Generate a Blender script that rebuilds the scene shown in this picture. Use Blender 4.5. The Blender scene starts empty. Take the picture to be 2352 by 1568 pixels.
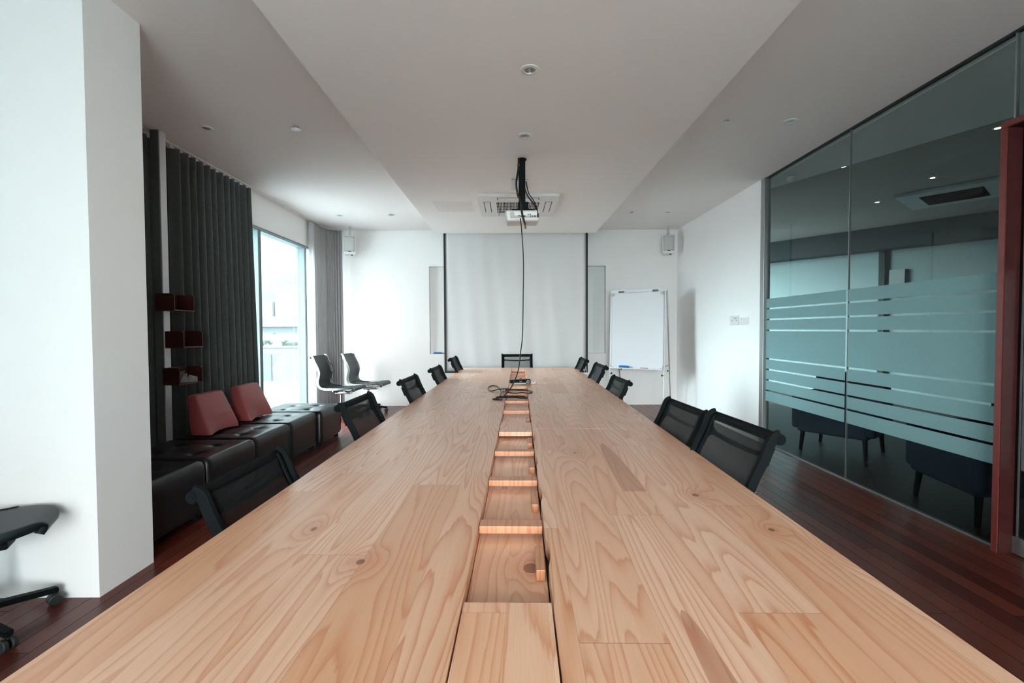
import bpy, bmesh, math, random
from mathutils import Vector, Matrix
random.seed(7)
SC = bpy.context.scene
COL = SC.collection
PI = math.pi
def R(a): return math.radians(a)

# ------------------------------------------------------------------ materials
def new_mat(name):
    m = bpy.data.materials.new(name); m.use_nodes = True
    nt = m.node_tree; nt.nodes.clear()
    out = nt.nodes.new('ShaderNodeOutputMaterial')
    return m, nt, out
def N(nt, typ, **kw):
    n = nt.nodes.new(typ)
    for k, v in kw.items():
        if k == 'op': n.operation = v
        elif k == 'dt': n.data_type = v
        else: setattr(n, k, v)
    return n
def val(nt, x, sock):
    if isinstance(x, (int, float)): sock.default_value = x
    elif isinstance(x, (tuple, list)): sock.default_value = x
    else: nt.links.new(x, sock)
def M2(nt, op, a, b=0.0, c=None, clamp=False):
    n = nt.nodes.new('ShaderNodeMath'); n.operation = op; n.use_clamp = clamp
    val(nt, a, n.inputs[0]); val(nt, b, n.inputs[1])
    if c is not None: val(nt, c, n.inputs[2])
    return n.outputs[0]
def mixc(nt, f, a, b, mode='MIX'):
    n = nt.nodes.new('ShaderNodeMix'); n.data_type = 'RGBA'; n.blend_type = mode
    val(nt, f, n.inputs[0]); val(nt, a, n.inputs[6]); val(nt, b, n.inputs[7])
    return n.outputs[2]
def rgb(r, g, b):
    def f(c):
        c /= 255.0
        return c/12.92 if c <= .04045 else ((c+.055)/1.055)**2.4
    return (f(r), f(g), f(b), 1.0)
def noise(nt, vec, scale, detail=2.0, rough=.5, dist=0.0):
    n = nt.nodes.new('ShaderNodeTexNoise')
    n.inputs['Scale'].default_value = scale; n.inputs['Detail'].default_value = detail
    n.inputs['Roughness'].default_value = rough; n.inputs['Distortion'].default_value = dist
    if vec is not None: nt.links.new(vec, n.inputs['Vector'])
    return n.outputs['Fac']
def principled(nt, out, **kw):
    p = nt.nodes.new('ShaderNodeBsdfPrincipled')
    for k, v in kw.items():
        val(nt, v, p.inputs[k.replace('_', ' ')])
    nt.links.new(p.outputs[0], out.inputs[0])
    return p
def simple(name, col, rough=.5, metal=0.0, var=.06, vscale=12.0, bump=0.0, bscale=80.0, spec=.5, coat=0.0):
    m, nt, out = new_mat(name)
    tc = N(nt, 'ShaderNodeTexCoord')
    f = noise(nt, tc.outputs['Object'], vscale, 3.0)
    dark = tuple(c*(1-var) for c in col[:3]) + (1,)
    lite = tuple(min(1, c*(1+var)) for c in col[:3]) + (1,)
    c = mixc(nt, f, dark, lite)
    p = principled(nt, out, Base_Color=c, Roughness=rough, Metallic=metal)
    p.inputs['Specular IOR Level'].default_value = spec
    p.inputs['Coat Weight'].default_value = coat
    if bump:
        b = nt.nodes.new('ShaderNodeBump'); b.inputs['Strength'].default_value = bump
        b.inputs['Distance'].default_value = .002
        nt.links.new(noise(nt, tc.outputs['Object'], bscale, 4.0), b.inputs['Height'])
        nt.links.new(b.outputs[0], p.inputs['Normal'])
    return m
MT = {}
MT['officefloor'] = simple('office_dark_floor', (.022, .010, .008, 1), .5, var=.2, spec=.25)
MT['wall'] = simple('white_wall_paint', (.92, .91, .90, 1), .85, var=.02, vscale=3, bump=.08, bscale=250, spec=.25)
MT['ceil_panel'] = simple('lowered_panel_lit_tone', (.945, .91, .89, 1), .9, var=.015, vscale=2, spec=.2)  # lightened tone paints in the panel's brighter lighting against the side ceiling
MT['ceil'] = simple('ceiling_paint', (.87, .83, .81, 1), .9, var=.015, vscale=2, bump=.05, bscale=200, spec=.2)
MT['white_plastic'] = simple('white_plastic', (.78, .77, .75, 1), .4, var=.02)
MT['grey_plastic'] = simple('grey_plastic', (.5, .51, .5, 1), .5, var=.03)
MT['screen'] = simple('screen_fabric', (.74, .745, .745, 1), .9, var=.015, vscale=2, spec=.1)
MT['black_paint'] = simple('black_border', (.012, .014, .015, 1), .6)
MT['black'] = simple('black_frame', (.006, .008, .009, 1), .5, var=.1, spec=.06)
MT['black_rubber'] = simple('black_rubber', (.012, .013, .014, 1), .55)
MT['cable'] = simple('cable_sheath', (.008, .010, .010, 1), .4)
MT['copper'] = simple('copper_tip', rgb(150, 85, 65), .4, metal=.5)
MT['chrome'] = simple('polished_chrome', (.40, .44, .46, 1), .2, metal=1.0, var=.02)
MT['steel'] = simple('brushed_steel', (.42, .44, .44, 1), .38, metal=.9, var=.05, vscale=40)
MT['alu'] = simple('white_aluminium', (.72, .73, .74, 1), .45, metal=.2, var=.03)
MT['winframe'] = simple('window_frame_coating', (.17, .25, .26, 1), .5, var=.02)
MT['wingasket'] = simple('window_gasket_grey', (.25, .26, .27, 1), .6)
MT['red'] = simple('signal_red', (.55, .03, .015, 1), .4)
MT['blue'] = simple('blue_plastic', rgb(20, 120, 190), .4)
MT['navy'] = simple('dark_felt', rgb(20, 30, 50), .9)
MT['pillow'] = simple('maroon_leatherette', (.30, .058, .058, 1), .5, var=.12, vscale=9, bump=.15, bscale=160)
MT['leather'] = simple('black_leather', (.007, .008, .009, 1), .33, var=.2, vscale=6, bump=.2, bscale=140, spec=.42)
MT['bleather'] = simple('dark_teal_leather', (.006, .014, .017, 1), .5, var=.15, bump=.12, bscale=150)
MT['mahogany'] = simple('reveal_shade_red', (.055, .010, .009, 1), .45, var=.3, vscale=14)
MT['frame_red'] = simple('door_frame_red_wood', (.17, .028, .022, 1), .5, var=.18, vscale=18)
MT['armchair'] = simple('navy_upholstery', (.012, .022, .040, 1), .9, var=.15)
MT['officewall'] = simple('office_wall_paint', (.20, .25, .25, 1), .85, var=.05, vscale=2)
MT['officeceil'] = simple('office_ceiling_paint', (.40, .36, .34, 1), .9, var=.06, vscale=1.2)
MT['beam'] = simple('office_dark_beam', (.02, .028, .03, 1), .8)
MT['paper'] = simple('grey_paper', (.33, .34, .34, 1), .8, var=.1)
MT['board'] = simple('whiteboard_enamel', (.74, .75, .78, 1), .22, var=.01, vscale=2, spec=.5)
MT['hatch'] = simple('hatch_panel_paint', (.74, .75, .76, 1), .7, var=.02)
MT['dark_grille'] = simple('grille_void', (.02, .022, .025, 1), .9, spec=0)
MT['ext_conc'] = simple('pale_concrete', (.09, .115, .12, 1), .9, var=.05, vscale=.2)
MT['ext_girder'] = simple('girder_concrete', (.07, .10, .105, 1), .9, var=.04, vscale=.2)
MT['ext_wall'] = simple('pinkish_render', (.085, .088, .094, 1), .9, var=.05, vscale=.15)
MT['ext_white'] = simple('pale_coping', (.20, .215, .22, 1), .9, var=.03)
MT['ext_ground'] = simple('bright_paving', (.42, .42, .42, 1), .9, var=.06, vscale=.3)
MT['ext_panel'] = simple('cyan_panel', (.075, .11, .115, 1), .9, var=.03, vscale=.3)
MT['hedge'] = simple('hedge_foliage', (.09, .15, .12, 1), .9, var=.35, vscale=6)
MT['ext_rail'] = simple('rust_rail', (.17, .11, .10, 1), .7, var=.1)

def mk_downlight_mat():
    m, nt, out = new_mat('lamp_glow')
    e = N(nt, 'ShaderNodeEmission'); e.inputs[0].default_value = (1, .96, .9, 1); e.inputs[1].default_value = 12
    nt.links.new(e.outputs[0], out.inputs[0]); return m
MT['glow'] = mk_downlight_mat()

def mk_wood(name, seed, tint=(1, 1, 1), plank_w=.145, plank_l=1.15, seams=True, knots=(), leaves=()):
    m, nt, out = new_mat(name)
    tc = N(nt, 'ShaderNodeTexCoord'); sep = N(nt, 'ShaderNodeSeparateXYZ')
    nt.links.new(tc.outputs['Object'], sep.inputs[0])
    X, Y = sep.outputs[0], sep.outputs[1]
    px = M2(nt, 'ADD', M2(nt, 'DIVIDE', X, plank_w), 40.37+seed)
    i = M2(nt, 'FLOOR', px)
    wn1 = N(nt, 'ShaderNodeTexWhiteNoise'); wn1.noise_dimensions = '1D'; nt.links.new(i, wn1.inputs['W'])
    yy = M2(nt, 'ADD', M2(nt, 'DIVIDE', Y, plank_l), M2(nt, 'MULTIPLY', wn1.outputs['Value'], 7.0))
    j = M2(nt, 'FLOOR', yy)
    wn2 = N(nt, 'ShaderNodeTexWhiteNoise'); wn2.noise_dimensions = '2D'
    cv = N(nt, 'ShaderNodeCombineXYZ'); nt.links.new(i, cv.inputs[0]); nt.links.new(j, cv.inputs[1])
    nt.links.new(cv.outputs[0], wn2.inputs['Vector'])
    s2 = N(nt, 'ShaderNodeSeparateColor'); nt.links.new(wn2.outputs['Color'], s2.inputs[0])
    r1, r2, r3 = s2.outputs[0], s2.outputs[1], s2.outputs[2]
    # stretched field whose contour lines are the growth rings
    cx = N(nt, 'ShaderNodeCombineXYZ')
    nt.links.new(M2(nt, 'MULTIPLY_ADD', X, 8.5, M2(nt, 'MULTIPLY', r1, 40)), cx.inputs[0])
    nt.links.new(M2(nt, 'MULTIPLY_ADD', Y, .62, M2(nt, 'MULTIPLY', r2, 40)), cx.inputs[1])
    nt.links.new(M2(nt, 'MULTIPLY', r3, 20), cx.inputs[2])
    field = noise(nt, cx.outputs[0], 1.0, 1.2, .35, .15)
    # knots
    ck = N(nt, 'ShaderNodeCombineXYZ')
    nt.links.new(M2(nt, 'MULTIPLY_ADD', X, 4.2, seed*3.7), ck.inputs[0]); nt.links.new(M2(nt, 'MULTIPLY', Y, 2.3), ck.inputs[1])
    
    vo = N(nt, 'ShaderNodeTexVoronoi'); vo.voronoi_dimensions = '2D'; vo.inputs['Scale'].default_value = 1.0; vo.inputs['Randomness'].default_value = 1.0
    nt.links.new(ck.outputs[0], vo.inputs['Vector'])
    sk = N(nt, 'ShaderNodeSeparateColor'); nt.links.new(vo.outputs['Color'], sk.inputs[0])
    on = M2(nt, 'GREATER_THAN', sk.outputs[0], .80)
    d = vo.outputs['Distance']
    halo = M2(nt, 'MULTIPLY', on, M2(nt, 'EXPONENT', M2(nt, 'MULTIPLY', M2(nt, 'MULTIPLY', d, d), -34)))
    cores = []
    for kx, ky, kr, hr in knots:          # individual knots: centre, core radius, halo radius
        dx = M2(nt, 'SUBTRACT', X, kx); dy = M2(nt, 'MULTIPLY', M2(nt, 'SUBTRACT', Y, ky), .8)
        dd = M2(nt, 'ADD', M2(nt, 'MULTIPLY', dx, dx), M2(nt, 'MULTIPLY', dy, dy))
        halo = M2(nt, 'ADD', halo, M2(nt, 'EXPONENT', M2(nt, 'MULTIPLY', dd, -1/(hr*hr))))
        cores.append(M2(nt, 'LESS_THAN', dd, kr*kr))
    fine = noise(nt, cx.outputs[0], 14.0, 2.0, .5)
    ph = M2(nt, 'ADD', M2(nt, 'MULTIPLY', field, 21.0), M2(nt, 'ADD', M2(nt, 'MULTIPLY', halo, 2.6), M2(nt, 'MULTIPLY', fine, .35)))
    fr = M2(nt, 'FRACT', ph)
    saw = M2(nt, 'POWER', fr, 3.2)
    fall = M2(nt, 'SMOOTH_MIN', saw, M2(nt, 'MULTIPLY', M2(nt, 'SUBTRACT', 1.0, fr), 9.0), .1)
    line = M2(nt, 'MULTIPLY', fall, 1.0, clamp=True)
    # fibres
    cf = N(nt, 'ShaderNodeCombineXYZ')
    nt.links.new(M2(nt, 'MULTIPLY', X, 260), cf.inputs[0]); nt.links.new(M2(nt, 'MULTIPLY', Y, 6), cf.inputs[1]); nt.links.new(r1, cf.inputs[2])
    fib = noise(nt, cf.outputs[0], 1.0, 2.0, .6)
    # broad colour drift
    cb = N(nt, 'ShaderNodeCombineXYZ')
    nt.links.new(M2(nt, 'MULTIPLY_ADD', X, 14, M2(nt, 'MULTIPLY', r3, 30)), cb.inputs[0]); nt.links.new(M2(nt, 'MULTIPLY', Y, .8), cb.inputs[1]); nt.links.new(r2, cb.inputs[2])
    broad = noise(nt, cb.outputs[0], 1.0, 2.0, .5)
    def t(c): return (c[0]*tint[0], c[1]*tint[1], c[2]*tint[2], 1)
    pale = t((.81, .515, .36)); tan = t((.68, .35, .20)); ringc = t((.50, .13, .035)); knot = t((.20, .055, .022))
    b0 = mixc(nt, M2(nt, 'MULTIPLY', M2(nt, 'POWER', r3, 2.6), .95), pale, tan)
    b1 = mixc(nt, M2(nt, 'MULTIPLY', M2(nt, 'SUBTRACT', broad, .42, clamp=True), 1.6, clamp=True), b0, tan)
    amp = M2(nt, 'MULTIPLY_ADD', r2, .35, .58)
    b2 = mixc(nt, M2(nt, 'MULTIPLY', line, amp), b1, ringc)
    b3 = mixc(nt, M2(nt, 'MULTIPLY', M2(nt, 'SUBTRACT', fib, .45, clamp=True), .45, clamp=True), b2, ringc)
    b3 = mixc(nt, M2(nt, 'MULTIPLY', halo, .35), b3, ringc)
    core = M2(nt, 'MULTIPLY', on, M2(nt, 'LESS_THAN', d, .028))
    for k_ in cores: core = M2(nt, 'MAXIMUM', core, k_)
    for lx, ly0, ly1, lw_ in leaves:      # dark heartwood flames: square at the near end, pointed at the far end
        tt = M2(nt, 'DIVIDE', M2(nt, 'SUBTRACT', Y, ly0), ly1-ly0, clamp=True)
        ww = M2(nt, 'MULTIPLY', M2(nt, 'SQRT', M2(nt, 'SUBTRACT', 1.0, M2(nt, 'POWER', tt, 2.2))), lw_)
        ins = M2(nt, 'MULTIPLY', M2(nt, 'LESS_THAN', M2(nt, 'ABSOLUTE', M2(nt, 'SUBTRACT', X, lx)), ww), M2(nt, 'MULTIPLY', M2(nt, 'GREATER_THAN', Y, ly0), M2(nt, 'LESS_THAN', Y, ly1)))
        b3 = mixc(nt, M2(nt, 'MULTIPLY', ins, .55), b3, t((.36, .12, .055)))
    b4 = mixc(nt, M2(nt, 'MULTIPLY', core, .8), b3, knot)
    col = b4
    if seams:
        fx = M2(nt, 'FRACT', px); fy = M2(nt, 'FRACT', yy)
        ex = M2(nt, 'LESS_THAN', fx, .006); ey = M2(nt, 'LESS_THAN', fy, .0016)
        e = M2(nt, 'MAXIMUM', ex, ey)
        col = mixc(nt, M2(nt, 'MULTIPLY', e, .45), b4, knot)
    p = principled(nt, out, Base_Color=col, Roughness=.34)
    p.inputs['Specular IOR Level'].default_value = .6; p.inputs['Coat Weight'].default_value = .25; p.inputs['Coat Roughness'].default_value = .22
    b = N(nt, 'ShaderNodeBump'); b.inputs['Strength'].default_value = .06; b.inputs['Distance'].default_value = .001
    nt.links.new(fib, b.inputs['Height']); nt.links.new(b.outputs[0], p.inputs['Normal'])
    return m
MT['pine'] = mk_wood('pine_table_boards', 0, knots=((-.346, .96, .009, .05), (.523, 1.36, .010, .045), (.62, 1.125, .007, .035)), leaves=((.352, 1.39, 1.97, .036), (.285, .50, .80, .022)))
MT['pine_lid'] = mk_wood('pine_lid_boards', 5, plank_w=.075, plank_l=.71, tint=(1.05, 1.05, 1.05), knots=((.022, 1.0, .017, .055),))
MT['pine_bar'] = mk_wood('pine_bar', 9, tint=(.74, .56, .43), plank_w=.4, plank_l=3, seams=False)  # tint darkened in place of shade on the divider fronts

def mk_floor():
    m, nt, out = new_mat('red_hardwood_floor')
    tc = N(nt, 'ShaderNodeTexCoord'); sep = N(nt, 'ShaderNodeSeparateXYZ')
    nt.links.new(tc.outputs['Object'], sep.inputs[0]); X, Y = sep.outputs[0], sep.outputs[1]
    px = M2(nt, 'ADD', M2(nt, 'DIVIDE', X, .092), 100.4); i = M2(nt, 'FLOOR', px)
    wn = N(nt, 'ShaderNodeTexWhiteNoise'); wn.noise_dimensions = '1D'; nt.links.new(i, wn.inputs['W'])
    yy = M2(nt, 'ADD', M2(nt, 'DIVIDE', Y, 1.1), M2(nt, 'MULTIPLY', wn.outputs['Value'], 9)); j = M2(nt, 'FLOOR', yy)
    cv = N(nt, 'ShaderNodeCombineXYZ'); nt.links.new(i, cv.inputs[0]); nt.links.new(j, cv.inputs[1])
    w2 = N(nt, 'ShaderNodeTexWhiteNoise'); w2.noise_dimensions = '2D'; nt.links.new(cv.outputs[0], w2.inputs['Vector'])
    rv = w2.outputs['Value']
    cf = N(nt, 'ShaderNodeCombineXYZ')
    nt.links.new(M2(nt, 'MULTIPLY', X, 60), cf.inputs[0]); nt.links.new(M2(nt, 'MULTIPLY', Y, 3), cf.inputs[1]); nt.links.new(M2(nt, 'MULTIPLY', rv, 30), cf.inputs[2])
    g = noise(nt, cf.outputs[0], 1.0, 4.0, .6)
    c = mixc(nt, rv, (.055, .009, .006, 1), (.16, .034, .018, 1))
    c = mixc(nt, M2(nt, 'MULTIPLY', g, .3), c, (.06, .015, .012, 1))
    gap = M2(nt, 'MAXIMUM', M2(nt, 'LESS_THAN', M2(nt, 'FRACT', px), .035), M2(nt, 'LESS_THAN', M2(nt, 'FRACT', yy), .002))
    c = mixc(nt, gap, c, (.006, .004, .004, 1))
    ro = M2(nt, 'MULTIPLY_ADD', g, .05, .28)
    p = principled(nt, out, Base_Color=c, Roughness=M2(nt, 'MAXIMUM', ro, M2(nt, 'MULTIPLY', gap, .9)))
    p.inputs['Specular IOR Level'].default_value = .3
    b = N(nt, 'ShaderNodeBump'); b.inputs['Strength'].default_value = .5; b.inputs['Distance'].default_value = .002
    nt.links.new(M2(nt, 'SUBTRACT', 1, gap), b.inputs['Height']); nt.links.new(b.outputs[0], p.inputs['Normal'])
    return m
MT['floor'] = mk_floor()

def mk_fabric(name, c0, c1, transl=0.0, weave=420):
    m, nt, out = new_mat(name)
    tc = N(nt, 'ShaderNodeTexCoord')
    mp = N(nt, 'ShaderNodeMapping'); mp.inputs['Scale'].default_value = (1, 1, .25)
    nt.links.new(tc.outputs['Object'], mp.inputs[0])
    f = noise(nt, mp.outputs[0], weave, 3.0, .7)
    f2 = noise(nt, tc.outputs['Object'], 30, 3.0, .6)
    c = mixc(nt, M2(nt, 'MULTIPLY_ADD', f2, .4, M2(nt, 'MULTIPLY', f, .6)), c0, c1)
    p = principled(nt, out, Base_Color=c, Roughness=.9)
    p.inputs['Specular IOR Level'].default_value = .15
    p.inputs['Sheen Weight'].default_value = .3
    if transl:
        t = N(nt, 'ShaderNodeBsdfTranslucent'); nt.links.new(c, t.inputs[0])
        ms = N(nt, 'ShaderNodeMixShader'); ms.inputs[0].default_value = transl
        nt.links.new(p.outputs[0], ms.inputs[1]); nt.links.new(t.outputs[0], ms.inputs[2]); nt.links.new(ms.outputs[0], out.inputs[0])
    return m
MT['curtain'] = mk_fabric('charcoal_curtain_cloth', (.035, .046, .050, 1), (.16, .175, .17, 1))
MT['curtain2'] = mk_fabric('grey_curtain_cloth', (.40, .395, .40, 1), (.62, .60, .60, 1), .2)
MT['sheer'] = mk_fabric('white_sheer_cloth', (.7, .7, .72, 1), (.85, .83, .83, 1), .4)

def mk_glass(name, tint, refl=1.0):
    m, nt, out = new_mat(name)
    tr = N(nt, 'ShaderNodeBsdfTransparent'); tr.inputs[0].default_value = tint
    gl = N(nt, 'ShaderNodeBsdfGlossy'); gl.inputs['Roughness'].default_value = .01; gl.inputs[0].default_value = (refl, refl, refl, 1)
    fr = N(nt, 'ShaderNodeFresnel'); fr.inputs[0].default_value = 1.5
    ge = N(nt, 'ShaderNodeNewGeometry')      # the sheet reflects at its outer faces only
    fac = M2(nt, 'MULTIPLY', fr.outputs[0], M2(nt, 'SUBTRACT', 1.0, ge.outputs['Backfacing']))
    ms = N(nt, 'ShaderNodeMixShader'); nt.links.new(fac, ms.inputs[0])
    nt.links.new(tr.outputs[0], ms.inputs[1]); nt.links.new(gl.outputs[0], ms.inputs[2]); nt.links.new(ms.outputs[0], out.inputs[0])
    return m
MT['winglass'] = mk_glass('window_glass', (.97, .985, .985, 1))
MT['dimglass'] = mk_glass('dimming_glass', (.16, .23, .245, 1))  # added tint that dims daylight from the unseen left window
MT['partglass'] = mk_glass('partition_glass', (.80, .86, .855, 1), .5)
MT['doorglass'] = mk_glass('door_glass', (.55, .62, .62, 1))

def mk_film():
    m, nt, out = new_mat('frosted_film')
    tc = N(nt, 'ShaderNodeTexCoord')
    f = noise(nt, tc.outputs['Object'], 60, 4, .7)
    c = mixc(nt, f, (.31, .50, .515, 1), (.38, .56, .57, 1))
    d = N(nt, 'ShaderNodeBsdfDiffuse'); nt.links.new(c, d.inputs[0])
    t = N(nt, 'ShaderNodeBsdfTranslucent'); nt.links.new(c, t.inputs[0])
    tr = N(nt, 'ShaderNodeBsdfTransparent'); tr.inputs[0].default_value = (.5, .75, .8, 1)
    m1 = N(nt, 'ShaderNodeMixShader'); m1.inputs[0].default_value = .35
    nt.links.new(d.outputs[0], m1.inputs[1]); nt.links.new(t.outputs[0], m1.inputs[2])
    m2 = N(nt, 'ShaderNodeMixShader'); m2.inputs[0].default_value = .12
    nt.links.new(m1.outputs[0], m2.inputs[1]); nt.links.new(tr.outputs[0], m2.inputs[2]); nt.links.new(m2.outputs[0], out.inputs[0])
    return m
MT['film'] = mk_film()

def mk_mesh(name, see):
    m, nt, out = new_mat(name)
    tc = N(nt, 'ShaderNodeTexCoord')
    f = noise(nt, tc.outputs['Object'], 300, 2, .5)
    c = mixc(nt, f, (.006, .008, .009, 1), (.020, .024, .027, 1))
    p = N(nt, 'ShaderNodeBsdfPrincipled'); nt.links.new(c, p.inputs['Base Color']); p.inputs['Roughness'].default_value = .5; p.inputs['Specular IOR Level'].default_value = .15
    tr = N(nt, 'ShaderNodeBsdfTransparent')
    lw = N(nt, 'ShaderNodeLayerWeight')      # open weave: clearer when looked through squarely
    ms = N(nt, 'ShaderNodeMixShader'); nt.links.new(M2(nt, 'MULTIPLY', M2(nt, 'SUBTRACT', 1.0, lw.outputs['Facing']), see), ms.inputs[0])
    nt.links.new(p.outputs[0], ms.inputs[1]); nt.links.new(tr.outputs[0], ms.inputs[2]); nt.links.new(ms.outputs[0], out.inputs[0])
    return m
MT['mesh'] = mk_mesh('black_chair_mesh', .80)

# ------------------------------------------------------------------ mesh helpers
def V(*a): return Vector(a)
def nb(): return bmesh.new()
def add_box(bm, x0, x1, y0, y1, z0, z1, bev=0.0, seg=2, mat=None):
    t = bmesh.new()
    bmesh.ops.create_cube(t, size=1.0)
    for v in t.verts:
        v.co = V(x0+(v.co.x+.5)*(x1-x0), y0+(v.co.y+.5)*(y1-y0), z0+(v.co.z+.5)*(z1-z0))
    if bev > 0:
        bmesh.ops.bevel(t, geom=list(t.edges), offset=bev, segments=seg, affect='EDGES', profile=.5)
    if mat is not None: t.transform(mat)
    merge(bm, t)
def merge(bm, t):
    me = bpy.data.meshes.new('tmp'); t.to_mesh(me); t.free(); bm.from_mesh(me); bpy.data.meshes.remove(me)
def add_tube(bm, pts, r, n=10, caps=True):
    pts = [Vector(p) for p in pts]
    rs = r if isinstance(r, (list, tuple)) else [r]*len(pts)
    rings = []; prev = None
    for k, p in enumerate(pts):
        if k == 0: d = pts[1]-p
        elif k == len(pts)-1: d = p-pts[k-1]
        else: d = (pts[k+1]-p).normalized()+(p-pts[k-1]).normalized()
        d.normalize()
        if prev is None:
            u = d.orthogonal().normalized()
        else:
            u = (prev - d*prev.dot(d)).normalized()
        prev = u; w = d.cross(u)
        rings.append([bm.verts.new(p+(u*math.cos(2*PI*a/n)+w*math.sin(2*PI*a/n))*rs[k]) for a in range(n)])
    for a, b in zip(rings, rings[1:]):
        for q in range(n):
            bm.faces.new((a[q], a[(q+1) % n], b[(q+1) % n], b[q]))
    if caps:
        bm.faces.new(list(reversed(rings[0]))); bm.faces.new(rings[-1])
def add_lathe(bm, prof, c=(0, 0, 0), n=28, mat=None):
    t = bmesh.new(); rings = []
    for r, z in prof:
        if r < 1e-6: rings.append([t.verts.new((0, 0, z))])
        else: rings.append([t.verts.new((r*math.cos(2*PI*a/n), r*math.sin(2*PI*a/n), z)) for a in range(n)])
    for a, b in zip(rings, rings[1:]):
        for q in range(n):
            q2 = (q+1) % n
            if len(a) == 1 and len(b) == 1: continue
            if len(a) == 1: t.faces.new((a[0], b[q], b[q2]))
            elif len(b) == 1: t.faces.new((a[q], a[q2], b[0]))
            else: t.faces.new((a[q], a[q2], b[q2], b[q]))
    M = Matrix.Translation(c)
    if mat is not None: M = M @ mat
    t.transform(M); merge(bm, t)
def add_prism(bm, poly, h0, h1, axis='z', bev=0.0):
    t = bmesh.new()
    def mk(p, h):
        if axis == 'z': return (p[0], p[1], h)
        if axis == 'y': return (p[0], h, p[1])
        return (h, p[0], p[1])
    a = [t.verts.new(mk(p, h0)) for p in poly]; b = [t.verts.new(mk(p, h1)) for p in poly]
    t.faces.new(list(reversed(a))); t.faces.new(b)
    for k in range(len(poly)):
        k2 = (k+1) % len(poly); t.faces.new((a[k], a[k2], b[k2], b[k]))
    bmesh.ops.recalc_face_normals(t, faces=t.faces)
    if bev: bmesh.ops.bevel(t, geom=list(t.edges), offset=bev, segments=2, affect='EDGES')
    merge(bm, t)
def spline(pts, n=8):
    P = [Vector(p) for p in pts]; out = []
    for k in range(len(P)-1):
        p0 = P[max(k-1, 0)]; p1 = P[k]; p2 = P[k+1]; p3 = P[min(k+2, len(P)-1)]
        for s in range(n):
            t = s/n
            out.append(.5*((2*p1)+(-p0+p2)*t+(2*p0-5*p1+4*p2-p3)*t*t+(-p0+3*p1-3*p2+p3)*t**3))
    out.append(P[-1]); return out
def obj(name, bm, mat, parent=None, smooth=True, angle=35):
    bmesh.ops.recalc_face_normals(bm, faces=bm.faces)
    me = bpy.data.meshes.new(name); bm.to_mesh(me); bm.free()
    me.materials.append(MT[mat] if isinstance(mat, str) else mat)
    if smooth:
        for p in me.polygons: p.use_smooth = True
        me.set_sharp_from_angle(angle=R(angle))
    o = bpy.data.objects.new(name, me); COL.objects.link(o)
    if smooth and len(me.polygons) < 4000:
        wn = o.modifiers.new('w', 'WEIGHTED_NORMAL'); wn.keep_sharp = True; wn.weight = 90
    if parent is not None: o.parent = parent
    return o
def tag(o, label, cat, group=None, kind=None):
    o['label'] = label; o['category'] = cat
    if group: o['group'] = group
    if kind: o['kind'] = kind
    return o
def thing(name, label, cat, loc=(0, 0, 0), rz=0.0, group=None):
    o = bpy.data.objects.new(name, None); COL.objects.link(o)
    o.location = loc; o.rotation_euler = (0, 0, rz); o.empty_display_size = .1
    return tag(o, label, cat, group)
def struct(name, bm, mat, parent=None, smooth=False):
    o = obj(name, bm, mat, parent, smooth)
    if parent is None: o['kind'] = 'structure'
    return o
def structE(name):
    o = bpy.data.objects.new(name, None); COL.objects.link(o); o['kind'] = 'structure'; return o
def dup(root, loc, rz, label, dz=0.0, group=None):
    r = root.copy(); COL.objects.link(r); r.location = loc; r.rotation_euler = (0, 0, rz); r['label'] = label
    if group: r['group'] = group
    for ch in list(root.children):
        c = ch.copy(); COL.objects.link(c); c.parent = r
        if dz and ch.get('lift'): c.location.z += dz
        for g in ch.children:
            d = g.copy(); COL.objects.link(d); d.parent = c
    return r
def box_obj(name, b, mat, parent=None, bev=0.0):
    bm = nb(); add_box(bm, *b, bev=bev); return obj(name, bm, mat, parent, smooth=bev > 0)
def box_struct(name, boxes, mat, parent=None):
    bm = nb()
    for b in boxes: add_box(bm, *b)
    return struct(name, bm, mat, parent)

ZC, ZT = 2.85, 2.65          # side ceiling, dropped ceiling
XL, XR, YB, YN = -2.97, 2.72, 7.42, -3.0

# ------------------------------------------------------------------ room shell
box_struct('floor', [(-3.25, 2.76, YN-.2, YB+.3, -.15, 0)], 'floor')
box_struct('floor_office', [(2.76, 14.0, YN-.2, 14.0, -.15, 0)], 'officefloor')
box_struct('ceiling', [(-3.25, 2.82, YN-.2, YB+.3, ZC, ZC+.15)], 'ceil')
box_struct('ceiling_dropped_panel', [(-1.09, 1.255, YN, 6.70, ZT, ZC)], 'ceil_panel')
# back wall with a long shallow niche behind the screen
box_struct('wall_back', [(-3.25, -1.315, YB, YB+.3, 0, ZC), (1.56, 2.82, YB, YB+.3, 0, ZC),
                         (-1.315, 1.56, YB, YB+.3, 0, .845), (-1.315, 1.56, YB, YB+.3, 2.27, ZC),
                         (-1.315, 1.56, YB+.12, YB+.3, .845, 2.27)], 'wall')
box_struct('wall_right', [(XR, XR+.10, 4.95, YB, 0, ZC)], 'wall')
box_struct('wall_left', [(-3.25, XL, 2.43, YB, 2.47, ZC), (-3.25, XL, 2.43, 4.2, 0, 2.47), (-3.25, XL, 7.30, YB, 0, 2.47),
                         (-3.25, XL, -2.8, 1.6, 2.55, ZC), (-3.25, XL, YN, -2.8, 0, ZC), (-3.25, XL, 1.6, 2.107, 0, ZC)], 'wall')
box_struct('wall_left_pier', [(-3.25, -1.93, 2.107, 2.43, 0, ZC)], 'wall')
box_struct('wall_front', [(-3.25, -1.0, YN-.2, YN, 0, ZC), (1.4, 2.82, YN-.2, YN, 0, ZC), (-1.0, 1.4, YN-.2, YN, 2.55, ZC)], 'wall')
box_struct('wall_right_near', [(2.72, 2.82, YN, .1, 0, ZC)], 'wall')

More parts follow.
